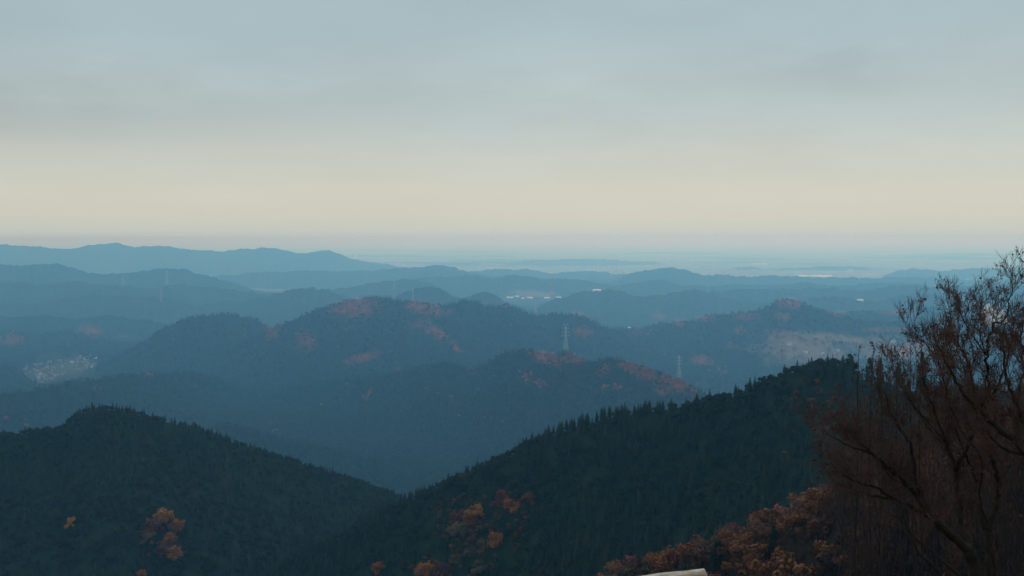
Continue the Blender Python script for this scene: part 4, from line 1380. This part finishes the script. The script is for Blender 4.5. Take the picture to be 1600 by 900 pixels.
# ------------------------------------------------------------------ houses and sheds
def house_meshes(w, d, h, roofm='roof', wallm='wall'):
    a = MB(); a.box((0, 0, h / 2 - 1), (w, d, h + 2))
    b = MB(); n = 0
    e = .6
    b.V = [(-w / 2 - e, -d / 2 - e, h), (w / 2 + e, -d / 2 - e, h), (w / 2 + e, d / 2 + e, h), (-w / 2 - e, d / 2 + e, h), (-w / 2 - e, 0, h + d * .32), (w / 2 + e, 0, h + d * .32)]
    b.F = [(0, 1, 5, 4), (2, 3, 4, 5), (0, 4, 3), (1, 2, 5), (0, 3, 2, 1)]; b.M = [0] * 5
    ma, mb_ = a.mesh('wall'), b.mesh('roof')
    ma.materials.append(MAT[wallm]); mb_.materials.append(MAT[roofm])
    c = MB()
    for sx in (-.28, .02, .3):
        c.box((w * sx, -d / 2 - .03, h * .72), (w * .13, .12, h * .2)); c.box((w * sx, -d / 2 - .03, h * .3), (w * .13, .12, h * .22))
    mc = c.mesh('windows'); mc.materials.append(MAT['glass'])
    return ma, mb_, mc


HM = [house_meshes(*a) for a in ((10, 8, 6), (13, 9, 6.5), (9, 9, 3.6), (20, 11, 7), (12, 8, 9))]
MAT['bluetile'] = flat_mat('blue_grey_tiles', (0.16, 0.20, 0.24), (0.26, 0.30, 0.34), .5)
MAT['redroof'] = flat_mat('faded_red_roof', (0.28, 0.12, 0.10), (0.36, 0.17, 0.13), .5)
HM += [house_meshes(11, 8, 6, 'bluetile', 'white_wall'), house_meshes(12, 9, 6, 'redroof', 'wall'), house_meshes(16, 12, 9, 'roof', 'white_wall')]


def house(x, y, z, v, rz, label, group=None, sc=1.0, name='house', cat='house'):
    o = empty(name, (x, y, z), rz); o.scale = (sc, sc, sc)
    for nm, me in zip(('wall', 'roof', 'windows'), HM[v]):
        c = bpy.data.objects.new(nm, me); SC.collection.objects.link(c); c.parent = o
    tag(o, label, cat, group)


placed = []
r = random.Random(3)
tries = 0
while len(placed) < 64 and tries < 4000:
    tries += 1
    px_, py_ = r.uniform(34, 150), r.uniform(556, 604)
    # the built-up wedge narrows to the lower left
    if py_ > 604 - (px_ - 50) * .30 and px_ > 60: continue
    if py_ < 580 - px_ * .17 or (px_ < 60 and py_ < 566): continue
    loc, k = hit(px_, py_)
    if loc is None or k != 'ground': continue
    if any((loc.x - a) ** 2 + (loc.y - b) ** 2 < 15 ** 2 for a, b in placed): continue
    placed.append((loc.x, loc.y))
    house(loc.x, loc.y, loc.z, r.choice((0, 1, 2, 3, 4, 0, 1, 6, 2, 0, 1, 3, 5)), r.choice((0.2, 1.77)) + r.uniform(-.1, .1), 'tiny pale house in the valley town on the left', 'houses in the left valley town', sc=1.15)
n1_ = len(placed)
placed = []
tries = 0
while len(placed) < 22 and tries < 4000:
    tries += 1
    px_, py_ = r.uniform(1225, 1460), r.uniform(535, 584)
    loc, k = hit(px_, py_)
    if loc is None or k not in ('ground', 'main_right'): continue
    if py_ > 562 or (py_ < 548 and r.random() < .6): continue
    if any((loc.x - a) ** 2 + (loc.y - b) ** 2 < 22 ** 2 for a, b in placed): continue
    placed.append((loc.x, loc.y))
    house(loc.x, loc.y, loc.z, r.choice((0, 1, 3, 5, 6, 7, 7)), r.uniform(0, 3), 'tiny house in the valley behind the ridge end', 'houses in the right valley')
print('houses', n1_, len(placed))


def shed(px, py, wpx, hpx, Y, label, mat='white_wall', name='shed', cat='building', depth=40):
    loc, k = hit(px, py)
    Y = loc.y
    b = at(px, py, Y)
    w = wpx * Y / F0; h = hpx * Y / F0
    o = empty(name, (b[0], b[1], b[2]))
    a = MB(); a.box((0, depth / 2, h / 2 - 8), (w, depth, h + 16)); link('wall', a.mesh('wall'), [MAT[mat]], o)
    a = MB()
    a.V = [(-w / 2 - 1, -1, h), (w / 2 + 1, -1, h), (w / 2 + 1, depth + 1, h), (-w / 2 - 1, depth + 1, h), (-w / 2 - 1, depth / 2, h + depth * .12), (w / 2 + 1, depth / 2, h + depth * .12)]
    a.F = [(0, 1, 5, 4), (2, 3, 4, 5), (0, 4, 3), (1, 2, 5), (0, 3, 2, 1)]; a.M = [0] * 5
    link('roof', a.mesh('roof'), [MAT['white_wall'] if mat == 'white_wall' else MAT['roof']], o)
    tag(o, label, cat)


MAT['white_wall'].node_tree.nodes['Principled BSDF'].inputs['Roughness'].default_value = .5
for i, (x, y, w, h, lb) in enumerate(((797, 466, 11, 1.5, 'leftmost long white shed in the hazy field'), (808, 464.5, 6, 1.6, 'stepped white shed beside the leftmost shed'),
                                      (817, 467, 5, 1.1, 'low white shed in the middle of the row'), (828, 466.5, 10, 1.7, 'bright white shed right of the middle of the row'),
                                      (855, 466.5, 9, 1.3, 'white shed at the foot of the red pylon'), (873, 465.5, 8, 1.0, 'pale shed furthest right of the row'))):
    shed(x, y, w, h, 6600, lb)
shed(933, 454.5, 13, 1.3, 6480, 'white roofed hall on top of the hazy twin ridge')
shed(1329, 427, 8, 5, 13000, 'bright white building alone in the far plain')
shed(1275, 432.5, 52, .5, 13500, 'long pale embankment building in the far plain', depth=120)
shed(1188, 415, 20, 2.2, 19000, 'pale far building above the plateau', depth=100)
shed(1345, 470, 8, 1.1, 6300, 'small white roofed hall in the haze behind red hill')
shed(985, 514, 6, 1.4, 4720, 'small pale building in the saddle of the ridge')
shed(1413, 560, 16, 19, 2600, 'peach coloured tall building behind the saplings', 'peachwall', 'apartment_building', depth=14)
shed(1397, 561, 8, 13, 2700, 'narrow cream building left of the peach building', 'wall', 'apartment_building', depth=14)
shed(556, 404, 5, 8, 19000, 'tiny pale tower block far beyond the range end', 'white_wall', 'tower_block', depth=40)

# far city: thousands of blocks nobody could count
cb_ = []
for sz in ((1, 1, .5), (1.6, 1, .8), (2.4, 1.2, .5), (.8, .8, 1.5)):
    b = MB(); b.box((0, 0, sz[2] / 2), sz); me = b.mesh('block'); me.materials.append(MAT['block']); cb_.append(me)
COL_CITY = proto_collection('block_kinds', cb_)
N = 42000
rr_ = 12500 * (4.5 ** rng.random(N)); th_ = rng.uniform(R(90 - 33), R(90 + 33), N)
cx2, cy2 = rr_ * np.cos(th_), rr_ * np.sin(th_)
cl = fbm(cx2 / 2600, cy2 / 2600, 91, 4)
k_ = cl > .50
pts = np.stack([cx2, cy2, cx2 * 0 - 4], -1)[k_]
scatter_object('distant_city', pts, rng.uniform(8, 20, len(pts)) * np.where(rng.random(len(pts)) < .03, 2.0, 1), rng.random(len(pts)) * 3, COL_CITY, 'faint pale blocks of a distant city in the haze')

# ------------------------------------------------------------------ haze
hb = MB(); hb.box((0, 77000, 250.0), (260000, 160000, 1), None)
top, bot = CAMZ + 18.0, -60.0
hb.V = [(x, y, top if z > 250 else bot) for x, y, z in hb.V]
m = bpy.data.materials.new('haze_air'); m.use_nodes = True
m.node_tree.nodes.clear()
mo = m.node_tree.nodes.new('ShaderNodeOutputMaterial')
pv = m.node_tree.nodes.new('ShaderNodeVolumePrincipled')
pv.inputs['Color'].default_value = (0.235, 0.60, 1.0, 1)
pv.inputs['Absorption Color'].default_value = (1, 1, 1, 1)
pv.inputs['Density'].default_value = 1.32e-4
pv.inputs['Anisotropy'].default_value = 0.5
m.node_tree.links.new(pv.outputs[0], mo.inputs['Volume'])
m.cycles.homogeneous_volume = True if hasattr(m.cycles, 'homogeneous_volume') else None
hz = link('haze', hb.mesh('haze'), [m])
tag(hz, 'blue haze filling the valleys', kind='stuff')
print('trees', NTREES, 'cand', len(cand), 'J', jn, 'objects', len(SC.objects))
